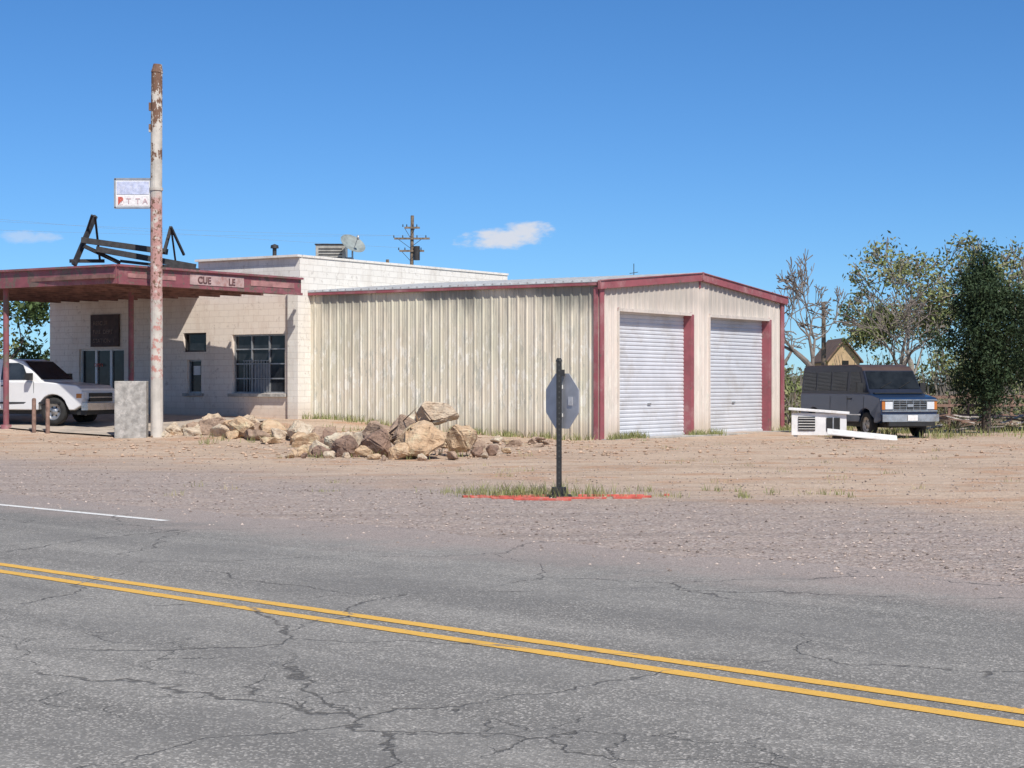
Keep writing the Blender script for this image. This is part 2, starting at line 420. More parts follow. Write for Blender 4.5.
# ------------------------------------------------------------ metal garage
gar=empty('metal_garage_building',A)
A0=V((0,0,0))
EZ=4.51; RZ=5.02
b=MB(); ribbed(b,A0,W,WN,0,LW,lambda t:-.3,lambda t:EZ,dep=.03); b.obj('side_wall',MWALL,gar)
top=lambda t: EZ+(RZ-EZ)*(1-abs(t-LF/2)/(LF/2))
D1=(1.02,5.25);D2=(6.46,10.55);DZ=3.72
b=MB()
for a,c in((0,D1[0]),(D1[1],D2[0]),(D2[1],LF)): ribbed(b,A0,U,UN,a,c,lambda t:-.3,top)
for d in(D1,D2): ribbed(b,A0,U,UN,d[0],d[1],lambda t:DZ,top)
b.obj('gable_wall',MFRONT,gar)
b=MB()
b.quad(U*LF+UP*-.3,U*LF+W*LW+UP*-.3,U*LF+W*LW+UP*EZ,U*LF+UP*EZ)
b.quad(W*LW+UP*-.3,W*LW+U*LF+UP*-.3,W*LW+U*LF+UP*EZ,W*LW+UP*EZ)
b.add([W*LW+UP*EZ,W*LW+U*LF+UP*EZ,W*LW+U*LF/2+UP*RZ],[(0,1,2)])
b.obj('rear_walls',MWALL,gar)
b=MB()
def roofpt(u,w,h): return U*u+W*w+UP*(top(u)+.03+h)
ts=[];t=-.12
while t<LW:
    for q,h in((-.04,0),(-.02,.05),(.02,.05),(.04,0)): ts.append((t+q,h))
    t+=.305
for (a,ha),(c,hc) in zip(ts,ts[1:]):
    for u0,u1 in((-.14,LF/2),(LF/2,LF+.14)):
        b.quad(roofpt(u0,a,ha),roofpt(u0,c,hc),roofpt(u1,c,hc),roofpt(u1,a,ha))
for (a,ha),(c,hc) in zip(ts,ts[1:]):
    b.quad(roofpt(-.14,a,ha),roofpt(-.14,c,hc),roofpt(-.14,c,-.02),roofpt(-.14,a,-.02))
b.obj('roof_sheet',MROOF,gar)
b=MB()
b.box(W*LW/2+WN*.095+UP*(EZ-.045),(LW,.075,.10),0,(W,WN,UP))
for sgn in(0,1):
    u0=-.16 if sgn==0 else LF+.16
    p0=U*u0+UP*(top(u0)-.07)+UN*.1; p1=U*(LF/2)+UP*(RZ-.07)+UN*.1
    b.beam(p0,p1,.10,.25,0,UP)
    b.beam(p0+UN*.06+UP*.125,p1+UN*.06+UP*.125,.05,.03,0,UP)
b.box(U*LF/2+UN*.165+UP*(RZ-.05),(.10,.03,.26),0,(U,UN,UP))
b.box(UN*.055+U*.06+UP*2.0,(.2,.05,4.75),0,(U,UN,UP))
b.box(WN*.06+W*.07+UP*2.0,(.14,.045,4.75),0,(W,WN,UP))
b.box(UN*.055+U*(LF-.08)+UP*2.0,(.22,.05,4.75),0,(U,UN,UP))
b.box(UN*.045+U*(LF/2)+UP*(RZ-.3),(.08,.03,.25),0,(U,UN,UP))
for d in(D1,D2):
    b.box(U*(d[1]+.012)+UN*-.10+UP*(DZ/2),(.03,.30,DZ+.2),0,(U,UN,UP))
    b.box(U*(d[1]+.075)+UN*.052+UP*(DZ/2),(.14,.03,DZ+.08),0,(U,UN,UP))
    b.box(U*(d[0]-.012)+UN*-.10+UP*(DZ/2),(.03,.30,DZ+.2),0,(U,UN,UP))
b.obj('maroon_trim',MMAR,gar,bevel=.008)
b=MB()
for d in(D1,D2):
    b.box(U*(d[0]+d[1])/2+UN*-.09+UP*(DZ+.015),(d[1]-d[0],.28,.03),0,(U,UN,UP))
    b.box(U*(d[0]+d[1])/2+UN*.048+UP*(DZ+.04),(d[1]-d[0]+.1,.03,.09),0,(U,UN,UP))
    b.box(U*(d[0]-.045)+UN*.05+UP*(DZ/2),(.07,.03,DZ),0,(U,UN,UP))
b.obj('cream_door_trim',MFRONT,gar)
def rollup(name,d):
    b=MB(); z=0.02;rec=-.24; st=.118
    def q(z0,h0,z1,h1): b.quad(U*d[0]+UP*z0+UN*(rec+h0),U*d[1]+UP*z0+UN*(rec+h0),U*d[1]+UP*z1+UN*(rec+h1),U*d[0]+UP*z1+UN*(rec+h1))
    while z<DZ:
        q(z,.0,z+st*.2,.018); q(z+st*.2,.018,z+st*.68,.018); q(z+st*.68,.018,z+st*.82,0); q(z+st*.82,0,z+st,0)
        z+=st
    b.box(U*(d[0]+d[1])/2+UN*(rec+.035)+UP*.04,(d[1]-d[0]-.06,.05,.09),0,(U,UN,UP))
    b.box(U*((d[0]+d[1])/2)+UN*(rec+.035)+UP*1.0,(.18,.03,.05),1,(U,UN,UP))
    return b.obj(name,[MDOOR,MSILV],gar)
rollup('roller_door_1',D1); rollup('roller_door_2',D2)
b=MB(); b.box(U*LF/2+UN*.25+UP*-.02,(LF,.8,.09),0,(U,UN,UP)); b.obj('door_sill_slab',MCONC,gar)

# ------------------------------------------------------------ block building
F0=V((-6.72,53.8,0)); blk=empty('block_store_building',F0)
FL=11.3; TL=4.3; TZ=5.63; LZ=4.62
wins={'big':(.60,2.82,1.3,3.2),'small_hi':(3.95,4.97,2.66,3.29),'small_lo':(4.17,4.8,1.3,2.4),'door':(7.69,9.85,.4,2.8)}
def fp(t,z,n=0): return W*t+UP*z+WN*n
b=MB()
ops=list(wins.values())
tb=sorted({0,FL,*[o[0] for o in ops],*[o[1] for o in ops]}); zb=sorted({-.2,LZ-.02,*[o[2] for o in ops],*[o[3] for o in ops]})
for a,c in zip(tb,tb[1:]):
    for e,f in zip(zb,zb[1:]):
        tm=(a+c)/2;zm=(e+f)/2
        if any(o[0]<tm<o[1] and o[2]<zm<o[3] for o in ops): continue
        b.quad(fp(a,e),fp(c,e),fp(c,f),fp(a,f))
for o in ops:
    a,c,e,f=o;dp=-.2
    b.quad(fp(a,e),fp(a,e,dp),fp(a,f,dp),fp(a,f)); b.quad(fp(c,e),fp(c,e,dp),fp(c,f,dp),fp(c,f))
    b.quad(fp(a,f),fp(a,f,dp),fp(c,f,dp),fp(c,f)); b.quad(fp(a,e),fp(a,e,dp),fp(c,e,dp),fp(c,e))
b.quad(fp(FL,-.2),fp(FL,-.2)+U*8,fp(FL,LZ)+U*8,fp(FL,LZ)-UP*.02)
b.obj('facade_wall',MBLOCK,blk)
b=MB()
b.box(W*.17+WN*.06+UP*2.2,(.42,.16,4.9),0,(W,WN,UP))
b.obj('corner_pilaster',MBLOCKW,blk)
b=MB()
dep=11.3
b.quad(fp(0,LZ-.02),fp(TL,LZ-.02),fp(TL,TZ),fp(0,TZ))
b.quad(fp(0,-.2),fp(0,-.2)+U*dep,fp(0,TZ)+U*dep,fp(0,TZ))
b.quad(fp(TL,LZ-.2),fp(TL,LZ-.2)+U*dep,fp(TL,TZ)+U*dep,fp(TL,TZ))
b.quad(fp(0,-.2)+U*dep,fp(TL,-.2)+U*dep,fp(TL,TZ)+U*dep,fp(0,TZ)+U*dep)
for (p,qv) in((fp(-.03,TZ+.03,.03),fp(TL+.03,TZ+.03,.03)),(fp(0.08,TZ+.03,0)+U*.12,fp(0.08,TZ+.03)+U*(dep+.03)),(fp(TL-.08,TZ+.03,0)+U*.12,fp(TL-.08,TZ+.03)+U*dep)):
    b.beam(p,qv,.22,.07)
b.obj('tall_block_and_parapet',MBLOCKW,blk)
b=MB()
b.quad(fp(0,TZ-.2),fp(TL,TZ-.2),fp(TL,TZ-.2)+U*dep,fp(0,TZ-.2)+U*dep)
b.quad(fp(TL,LZ-.05),fp(FL,LZ-.05),fp(FL,LZ-.05)+U*8,fp(TL,LZ-.05)+U*8)
b.obj('roofs',MROOF,blk)
b=MB(); b.box(fp((TL+FL)/2+1.6,LZ+.06,.25),(FL-TL+3.4,.9,.16),0,(W,WN,UP)); b.obj('eave_board',MMARP,blk)
b=MB()
def window(o,cols,rows,fmi=0,mull=.04):
    a,c,e,f=o;dp=-.13
    b.quad(fp(a,e,dp-.03),fp(c,e,dp-.03),fp(c,f,dp-.03),fp(a,f,dp-.03),1)
    for i in range(cols+1):
        t=a+(c-a)*i/cols; b.box(fp(min(max(t,a+.025),c-.025),(e+f)/2,dp),(.05 if i in(0,cols) else mull,.06,f-e),fmi,(W,WN,UP))
    for j in range(rows+1):
        z=e+(f-e)*j/rows; b.box(fp((a+c)/2,min(max(z,e+.025),f-.025),dp),(c-a-.1,.05,.05 if j in(0,rows) else mull),fmi,(W,WN,UP))
window(wins['big'],3,4,0); window(wins['small_hi'],1,1,2); window(wins['small_lo'],1,1,0); window(wins['door'],3,1,3,.09)
b.obj('windows_and_door',[MSILV,m_glass('store_glass',(.016,.018,.022),.1,.4),MDARK,MWHITE],blk)
b=MB()
a,c,e,f=wins['big']
for i in range(3):
    for j in range(4):
        if (i,j) in((1,1),(1,0)):
            b.quad(fp(a+(c-a)*i/3+.04,e+(f-e)*j/4+.03,-.155),fp(a+(c-a)*(i+1)/3-.04,e+(f-e)*j/4+.03,-.155),fp(a+(c-a)*(i+1)/3-.04,e+(f-e)*(j+1)/4-.03,-.155),fp(a+(c-a)*i/3+.04,e+(f-e)*(j+1)/4-.03,-.155),1)
for i in range(9):
    t=a+.8+i*.12; b.box(fp(t,e+.55,-.06),(.015,.015,1.05),0,(W,WN,UP))
b.box(fp(a+1.25,e+1.05,-.06),(1.1,.02,.02),0,(W,WN,UP))
b.obj('window_bars_and_curtain',[MSILV,mat('curtain',(.18,.20,.23),.5,.2,5,0)],blk)
b=MB(); b.box(fp((wins['big'][0]+wins['big'][1])/2,1.24,.05),(2.4,.16,.1),0,(W,WN,UP)); b.box(fp((wins['small_lo'][0]+wins['small_lo'][1])/2,1.25,.04),(.85,.14,.09),0,(W,WN,UP)); b.obj('window_sills',MCONC,blk)
b=MB(); b.box(fp(8.54,3.43,.05),(1.34,.06,1.1),0,(W,WN,UP)); b.box(fp(4.45,2.05,-.11),(.3,.01,.3),1,(W,WN,UP)); 
b.obj('dark_sign_board',[mat('faded_board',(.06,.035,.03),.7,.3,6,.2),MWHITE],blk)
Rw=axes(-W,UP,WN)
for i,(s,sz) in enumerate((("RESCUE",.2),("FIRE  DEPT",.2),("STATION  1",.2))):
    text('board_text_%d'%(i+1),s,sz,F0+fp(9.08,3.62-i*.3,.085),Rw,mat('board_letter_%d'%i,(.24,.18,.15),.8,.3,9,0),blk)
text('door_sticker','OPEN',.16,F0+fp(9.2,2.2,-.09),Rw,MREDPL,blk)

# rooftop things
e=empty('evaporative_cooler',(-6.15,58,TZ-.2))
b=MB(); b.box((0,0,.5),(1.0,.9,.75)); 
for i in range(6): b.box((0,-.46,.25+i*.1),(.8,.03,.03),1)
for x in(-.4,.4):
    for y in(-.35,.35): b.box((x,y,.06),(.06,.06,.14),1)
b.box((.62,0,.3),(.24,.5,.35),2); b.box((0,0,.9),(1.06,.96,.04),1)
b.obj('cooler_body',[mat('cooler_tan',(.36,.34,.30),.6,.2,5,.1),MDARK,MSILV],e,bevel=.01)
e=empty('satellite_dish',(-5.35,57,TZ-.2))
b=MB(); b.tube((0,0,0),(0,0,.75),.03,.03,8,1); 
ax=V((.45,-.55,.7)).normalized()
b.lathe([(.0,-.08),(.15,-.07),(.3,-.03),(.42,.03),(.45,.05)],(0,0,.85),ax,0)
b.tube(V((0,0,.85))-ax*.06-UP*.3,V((0,0,.85))+ax*.45-UP*.12,.015,.015,6,1); b.box(V((0,0,.85))+ax*.47-UP*.12,(.08,.08,.14),1)
b.obj('dish',[mat('dish_grey',(.24,.27,.26),.6,.2,5,.05),MSILV],e,smooth=True)
e=empty('vent_pipe',(-8.1,58,TZ-.2)); b=MB(); b.tube((0,0,0),(0,0,.85),.07,.07,12); b.lathe([(0,.95),(.13,.9),(.14,.8),(.09,.8)],(0,0,0),(0,0,1)); b.obj('pipe',MDARK,e)
e=empty('roof_antenna',(4.3,60,4.6)); b=MB(); b.tube((0,0,0),(0,0,1.25),.014,.014,6); b.tube((-.15,0,.9),(.15,0,.95),.012,.012,6); b.obj('mast',MDARK,e)

# ------------------------------------------------------------ canopy
PC=V((-10.9,47.0,0)); can=empty('station_canopy',PC)
CU=7.35; CW=11.0; CZ0=4.38; CZ1=4.86
b=MB(); mid=U*CU/2+W*CW/2
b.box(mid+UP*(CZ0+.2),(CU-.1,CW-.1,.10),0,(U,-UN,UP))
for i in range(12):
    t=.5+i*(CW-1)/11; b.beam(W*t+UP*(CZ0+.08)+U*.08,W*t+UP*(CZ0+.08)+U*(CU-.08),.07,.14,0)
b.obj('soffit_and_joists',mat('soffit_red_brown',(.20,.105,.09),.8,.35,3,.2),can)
b=MB()
b.box(U*CU/2+UN*.03+UP*(CZ0+CZ1)/2,(CU+.06,.06,CZ1-CZ0),0,(U,UN,UP))
b.box(W*CW/2+WN*.03+UP*(CZ0+CZ1)/2,(CW,.06,CZ1-CZ0),0,(W,WN,UP))
b.box(U*CU/2+UN*.08+UP*(CZ1+.02),(CU+.12,.12,.06),0,(U,UN,UP))
b.box(W*CW/2+WN*.08+UP*(CZ1+.02),(CW,.12,.06),0,(W,WN,UP))
b.box(U*CU/2+UN*.08+UP*(CZ0+.02),(CU+.1,.06,.07),0,(U,UN,UP))
b.obj('fascia',MMARP,can)
b=MB(); b.box(U*3.75+UN*.068+UP*4.63,(2.2,.014,.30),0,(U,UN,UP)); b.box(U*1.2+UN*.068+UP*4.62,(1.8,.014,.12),1,(U,UN,UP)); b.box(U*6.1+UN*.068+UP*4.64,(1.9,.014,.16),1,(U,UN,UP))
b.obj('fascia_light_panel',[mat('faded_panel',(.46,.33,.31),.7,.2,4,.1,dirt=(.34,.16,.14),dirt_amt=.9),mat('faded_panel_b',(.38,.19,.18),.7,.25,4,.1)],can)
Ru=axes(U,UP,UN)
MLET=mat('faded_letters',(.13,.06,.06),.8,.3,9,0)
text('fascia_text_1','CUE',.28,PC+U*2.95+UN*.085+UP*4.53,Ru,MLET,can,bold=.006)
text('fascia_text_2','LE',.28,PC+U*4.2+UN*.085+UP*4.53,Ru,MLET,can,bold=.006)
b=MB()
for x,y in((-14.85,49.9),(-11.72,52.3),(-17.9,55.0)):
    z=gz(x,y); q=V((x,y,0))-PC
    b.tube(q+UP*(z-.2),q+UP*(CZ0+.1),.085,.085,10,0); b.tube(q+UP*(z-.2),q+UP*(z+.12),.16,.16,12,0,True)
b.obj('posts',MMARP,can,smooth=True)
b=MB()
def q2(px,py,y=49.0):
    return V(((px-512)*y/1700,y,1.6+(385-py)*y/1700))-PC
for (a,c,w) in(((74,266),(95,217),.12),((81,241),(168,253),.16),((84,247),(120,264),.10),((96,250),(196,268),.16),((70,262),(104,262),.10),
               ((164,254),(171,228),.08),((171,228),(184,256),.06),((92,216),(84,240),.05),((120,262),(200,271),.08)):
    b.beam(q2(*a),q2(*c,y=49.6),w,w)
b.beam(q2(95,217),q2(100,262,50.5),.06); b.beam(q2(171,228),q2(176,266,50.6),.05)
b.obj('bent_sign_frame',MDARK,can)
b=MB(); n=24; vs=[]
for j in range(n):
    for i in range(n):
        q=PC+U*(.3+6.4*i/(n-1))+W*(.2+10.6*j/(n-1)); vs.append((q.x,q.y,gz(q.x,q.y)+.05))
fs=[(j*n+i,j*n+i+1,(j+1)*n+i+1,(j+1)*n+i) for j in range(n-1) for i in range(n-1)]
b.add(vs,fs); b.obj('forecourt_pavement',mat('old_forecourt_concrete',(.42,.36,.30),.95,.2,2,.4,30,dirt=(.5,.39,.3),dirt_amt=.9))

# ------------------------------------------------------------ sign pole
px,py=-9.9,47.4; z0=gz(px,py)
e=empty('sign_pole',(px,py,z0))
b=MB(); b.tube((0,0,-.3),(-.02,0,6.9),.175,.165,16); b.tube((-.02,0,6.9),(0,0,10.2),.165,.155,16,0,True)
b.tube((-.02,0,6.86),(-.02,0,6.94),.19,.19,16,0,True); b.tube((0,0,10.15),(0.02,0,10.38),.17,.12,12,0,True)
for zz in(9.2,8.6): b.box((-.19,0,zz),(.06,.1,.22),0)
b.obj('pole_shaft',m_pole(),e,smooth=False)
b=MB(); b.box((-.70,-.05,.75),(.88,.34,1.6)); b.obj('pier_block',MCONC,e,bevel=.02)
b=MB()
b.box((-.66,-.02,6.78),(.98,.06,.76),0)
for zz in(6.38,7.18): b.box((-.62,-.02,zz),(1.1,.09,.05),1)
for xx in(-1.16,-.16): b.box((xx,-.02,6.78),(.05,.09,.82),1)
b.box((-.66,-.056,6.93),(.90,.01,.36),2)
b.box((-.66,-.056,6.57),(.90,.008,.28),3)
b.obj('hanging_sign',[MWHITE,MSILV,mat('sign_faded_blue',(.50,.54,.70),.6,.18,10,0,dirt=(.66,.66,.72),dirt_amt=.8),mat('sign_white_band',(.76,.73,.72),.6,.12,14,0)],e)
Rf=axes(V((1,0,0)),UP,V((0,-1,0)))
text('sign_text_1','B',.27,(px-1.07,py-.068,z0+6.48),Rf,MREDPL,e,bold=.016)
text('sign_text_2','T  T A',.22,(px-.84,py-.068,z0+6.49),Rf,mat('sign_letters',(.52,.36,.38),.7,.2,6,0),e)

for x,y in((-13.75,48.9),(-13.3,48.7)):
    e=empty('bollard',(x,y,gz(x,y))); b=MB(); b.tube((0,0,-.1),(0,0,.95),.06,.06,10,0,True); b.lathe([(.06,.95),(.045,.99),(0,1.0)],(0,0,0),(0,0,1)); b.obj('post',MREDW,e)
e=empty('oil_drum',(-11.25,49.5,gz(-11.25,49.5))); b=MB(); b.lathe([(0,0),(.26,0),(.28,.02),(.28,.25),(.295,.27),(.28,.29),(.28,.5),(.29,.52),(.27,.53),(0,.53)],(0,0,0),(0,0,1)); b.obj('drum',MDARK,e)

# ------------------------------------------------------------ stop sign
sx,sy=.666,24.07
e=empty('stop_sign',(sx,sy,gz(sx,sy)))
b=MB()
b.box((0,0,.95),(.075,.075,1.95),0); 
for i in range(24): b.box((0,-.0385,.12+i*.076),(.02,.004,.025),1)
b.box((0,0,.07),(.2,.2,.14),0); b.box((0,0,.012),(.36,.3,.04),0); b.box((.02,-.02,1.76),(.12,.02,.09),0)
b.tube((0,0,1.92),(0,0,1.97),.05,.03,8,0,True)
b.obj('post',[MBLACK,mat('hole',(.06,.06,.06),.9,.1,3,0)],e,bevel=.004)
a=math.radians(55); nb=V((-math.sin(a),-math.cos(a),0)); tx=V((-nb.y,nb.x,0))
b=MB(); oc=V((.045,.05,1.36)); r=.39/math.cos(math.pi/8)
v1=[oc+(tx*math.cos(math.pi/8+i*math.pi/4)+UP*math.sin(math.pi/8+i*math.pi/4))*r for i in range(8)]
b.add(v1,[tuple(range(8))],0); v2=[v-nb*.006 for v in v1]; b.add(v2,[tuple(range(8))],1)
for i in range(8): b.quad(v1[i],v1[(i+1)%8],v2[(i+1)%8],v2[i],0)
b.box(oc+nb*.012+UP*.2,(.05,.012,.05),2,(tx,nb,UP)); b.box(oc+nb*.012-UP*.2,(.05,.012,.05),2,(tx,nb,UP))
b.box(oc+nb*.006+tx*.2,(.10,.004,.12),2,(tx,nb,UP))
b.obj('octagon_plate',[mat('aluminium_back',(.50,.50,.51),.5,.12,5,.05,metal=.1),MREDPL,MWHITE],e)

e=empty('red_plastic_strips',(sx,sy,0)); b=MB()
for (x,y,l,an) in((-.75,-.15,1.0,.05),(-.25,-.70,.8,-.12),(.75,.15,.95,.0),(-.35,.1,.5,.1),(1.05,-.1,.5,.1),(1.55,.3,.08,.9),(-1.2,-.05,.35,.4),(.3,-.40,.7,.08),(-.55,-.42,.8,-.05),(.95,-.32,.4,-.1)):
    d=V((math.cos(an),math.sin(an),0)); z=gz(sx+x,sy+y)+.014
    b.box((x,y,z),(l,.06,.032),0,(d,V((-d.y,d.x,0)),UP))
b.obj('strips',MREDPL,e,bevel=.006)

# ------------------------------------------------------------ rocks
def hull(c,s,seed,n=16):
    rr=random.Random(seed); bm=bmesh.new()
    for _ in range(n):
        v=V((rr.gauss(0,1),rr.gauss(0,1),rr.gauss(0,1))).normalized()*rr.uniform(.85,1)
        bm.verts.new((v.x*s[0],v.y*s[1],v.z*s[2]))
    bmesh.ops.convex_hull(bm,input=bm.verts)
    bmesh.ops.delete(bm,geom=[v for v in bm.verts if not v.link_faces],context='VERTS')
    bmesh.ops.bevel(bm,geom=bm.edges[:],offset=min(s)*.07,segments=2,affect='EDGES')
    bmesh.ops.triangulate(bm,faces=bm.faces[:])
    bmesh.ops.subdivide_edges(bm,edges=[e for e in bm.edges if e.calc_length()>min(s)*.3],cuts=2,use_grid_fill=True)
    for v in bm.verts:
        k=noise.noise(v.co*(2.2/max(s))+V((seed,0,0)))*.15+noise.noise(v.co*(6/max(s))+V((seed,0,0)))*.07
        v.co+=v.co.normalized()*k*max(s)
    q=Matrix.Rotation(rr.uniform(0,6),3,'Z')@Matrix.Rotation(rr.uniform(-.35,.35),3,'X')
    bmesh.ops.recalc_face_normals(bm,faces=bm.faces)
    for i,v in enumerate(bm.verts): v.index=i
    vs=[q@v.co+V(c) for v in bm.verts]; fs=[tuple(v.index for v in f.verts) for f in bm.faces]; bm.free()
    return vs,fs
MR=[m_rock('sandstone_tan',(.64,.47,.31),(.53,.36,.22),1,.55),m_rock('sandstone_red',(.31,.20,.145),(.22,.145,.11),4),m_rock('rock_brown_tan',(.42,.30,.22),(.33,.23,.165),7),m_rock('rock_cream',(.64,.53,.40),(.54,.41,.29),9,.55)]
def boulder(x,y,s,seed,m,dz=0):
    b=MB(); vs,fs=hull((0,0,0),s,seed,18); b.add(vs,fs); o=b.obj('boulder',MR[m]); o.location=(x,y,gz(x,y)+s[2]*.62+dz); return o
boulder(-1.95,36.9,(.80,.62,.58),11,0)
boulder(-1.72,38.1,(.58,.5,.40),12,3,.72)
boulder(-1.15,37.9,(.46,.42,.46),45,0,.1)
boulder(-2.55,38.4,(.5,.44,.44),24,2,.28)
boulder(-2.95,37.2,(.5,.44,.42),13,1)
boulder(-3.0,38.2,(.42,.40,.36),54,2,.22)
boulder(-3.6,37.3,(.46,.38,.32),26,1)
boulder(-2.45,36.3,(.36,.32,.26),61,0)
boulder(-3.9,38.4,(.44,.40,.34),36,3,.05)
b=MB()
prs=[(-4.15,36.9,.26,.2),(-4.3,37.7,.32,.26),(-4.7,37.6,.24,.16),(-3.2,36.4,.26,.2),(-2.35,37.8,.34,.7),(-2.2,38.9,.4,.7),(-.75,37.4,.24,.18),(-3.9,36.2,.18,.12),(-2.9,35.9,.18,.12),(-4.8,36.7,.15,.1),(-1.3,36.4,.2,.14),(-3.4,38.9,.38,.4),(-.45,38.4,.24,.18),(-1.9,36.0,.15,.1),(-4.7,38.6,.28,.2),(-.1,38.9,.16,.12),(-2.7,35.5,.12,.08),(-3.5,35.8,.14,.09),(-4.4,36.1,.11,.07),(-.6,36.9,.12,.08)]
for i,(x,y,s,h) in enumerate(prs):
    vs,fs=hull((x,y,gz(x,y)+h*.6),(s*1.05,s*.85,max(.1,h*.9)),100+i,13); b.add(vs,fs,(1,3,0,0,2,3)[i%6])
b.obj('rock_pile',MR)
b=MB(); random.seed(77)
for i in range(70):
    t=random.random(); x=-9.7+5.6*t; y=48.6-3.6*t*t+random.gauss(0,1.0); s=random.choice((.12,.16,.2,.26,.34,.4))*random.uniform(.8,1.15)
    vs,fs=hull((x,y,gz(x,y)+s*.3),(s*random.uniform(.9,1.4),s*.9,s*random.uniform(.5,.85)),200+i,13); b.add(vs,fs,random.choice((0,0,2,3,3,2,0)))
for (x,y,s,m) in((-8.4,48.2,.52,2),(-7.6,47.3,.58,0),(-6.7,47.6,.5,0),(-5.7,46.4,.54,3),(-5.0,45.4,.5,2),(-4.5,43.6,.5,1),(-4.0,41.4,.42,2),(-5.2,43.0,.4,0)):
    vs,fs=hull((x,y,gz(x,y)+s*.36),(s*1.2,s,s*.72),int(-x*100),15); b.add(vs,fs,m)
b.obj('rock_row',MR)
b=MB()
for i in range(26):
    x=-1.0+random.uniform(-1.2,2.2); y=45.0+random.uniform(-3.5,1.8); s=random.uniform(.06,.26)
    vs,fs=hull((x,y,gz(x,y)+s*.3),(s,s,s*.6),300+i,11); b.add(vs,fs,random.choice((0,3,2)))
b.obj('scattered_rocks',MR)

# ------------------------------------------------------------ vegetation
def leafmesh(b,centers,sizes,mi=0):
    n=len(centers); c=np.array(centers)
    a=rng.normal(size=(n,3)); a/=np.linalg.norm(a,axis=1)[:,None]
    d=rng.normal(size=(n,3)); d=np.cross(a,d); d/=np.linalg.norm(d,axis=1)[:,None]
    s=np.array(sizes)[:,None]
    q=np.stack([c-a*s,c+d*s*.45,c+a*s,c-d*s*.45],1).reshape(-1,3)
    o=len(b.v); b.v+=[tuple(x) for x in q.tolist()]
    b.f+=[(o+4*i,o+4*i+1,o+4*i+2,o+4*i+3) for i in range(n)]; b.m+=[mi]*n
def grow(b,p,d,L,r,depth,tips,spread=.55,up=.12,kids=(2,3),minr=.006,mi=0):
    for i in range(3):
        d=(d+V((random.gauss(0,.14),random.gauss(0,.14),random.gauss(0,.08)))).normalized()
        q=p+d*(L/3); r2=max(minr,r*.87); b.tube(p,q,r,r2,4 if r<.05 else 8,mi); p=q; r=r2
        if depth<=2: tips.append(tuple(p))
    if depth==0: return
    for _ in range(random.randint(*kids)):
        nd=(d+V((random.gauss(0,spread),random.gauss(0,spread),random.gauss(0,spread*.6)))+UP*up).normalized()
        grow(b,p,nd,L*random.uniform(.62,.86),max(minr,r*random.uniform(.55,.75)),depth-1,tips,spread,up,kids,minr,mi)
def tree(name,x,y,h,depth,leaf,size,m,bark,seed,spread=.5,up=.15,cl=.45,kids=(2,3),lean=(0,0),tr=None,lf=.29,minr=.012,wid=None):
    random.seed(seed); z=gz(x,y) if y<75 else 0
    b=MB(); tips=[]; grow(b,V((0,0,-.2)),V((lean[0],lean[1],1)).normalized(),h*lf,tr or h*.022,depth,tips,spread,up,kids,minr)
    vv=np.array(b.v); k=h/vv[:,2].max(); cx=np.median(vv[:,0])
    kx=k
    if wid: kx=wid/(np.percentile(vv[:,0],97)-np.percentile(vv[:,0],3)); kx=min(k*1.25,kx)
    b.v=[(v[0]*kx,v[1]*kx,v[2]*k) for v in b.v]
    if leaf:
        tt=np.array(tips)*np.array([kx,kx,k]); c=np.repeat(tt,leaf,0); c=c+rng.normal(size=c.shape)*cl*np.array([1,1,.75])
        leafmesh(b,c,rng.uniform(size*.6,size*1.3,len(c)),1)
    o=b.obj(name,[bark,m] if m else [bark]); o.location=(x-cx*kx,y,z); return o
ML1=m_leaf('cottonwood_leaves',(.12,.15,.05),(.20,.23,.085),(.25,.25,.12))
ML2=m_leaf('juniper_foliage',(.022,.042,.018),(.055,.085,.035),(.035,.058,.026))
ML3=m_leaf('olive_brush',(.12,.14,.055),(.20,.21,.10),(.26,.24,.15))
ML4=m_leaf('weed_green',(.15,.19,.06),(.34,.32,.14),(.24,.24,.10))
ML5=m_leaf('dry_grass',(.38,.31,.17),(.52,.44,.27),(.26,.26,.11))

tree('bare_tree',13.0,78,8.0,6,0,0,None,MBAREBARK,47,.55,.05,kids=(2,3),tr=.36,minr=.025,wid=4.4)
tree('bare_tree',13.9,84,8.2,6,0,0,None,MBAREBARK,63,.55,.05,kids=(2,3),tr=.32,minr=.024,wid=4.2)
tree('bare_tree',19.4,86,7.0,6,0,0,None,MBAREBARK,14,.55,.05,kids=(2,3),tr=.22,minr=.02,wid=4.4)
tree('cottonwood_tree',20.9,90,9.0,6,2,.13,ML1,MBARK,21,.5,.12,.35,minr=.022,wid=5)
tree('cottonwood_tree',23.4,92,9.5,6,2,.13,ML1,MBARK,22,.5,.12,.35,minr=.022,wid=6)
tree('cottonwood_tree',25.8,96,9.6,6,2,.14,ML1,MBARK,23,.5,.12,.35,minr=.022,wid=6)
tree('cottonwood_tree',29.5,94,8.5,6,3,.14,ML1,MBARK,28,.5,.12,.35,minr=.02,wid=7)
tree('cottonwood_tree',22.8,100,7.0,5,9,.14,ML1,MBARK,25,.5,.15,.5,minr=.018,wid=5)
tree('elm_tree',-24.2,84,6.4,5,10,.16,m_leaf('elm_leaves',(.035,.06,.02),(.08,.12,.035),(.06,.09,.03)),MBARKD,31,.55,.05,.5,wid=5)
tree('elm_tree',-28.5,88,6.2,5,8,.16,ML1,MBARKD,33,.55,.05,.5,wid=5)

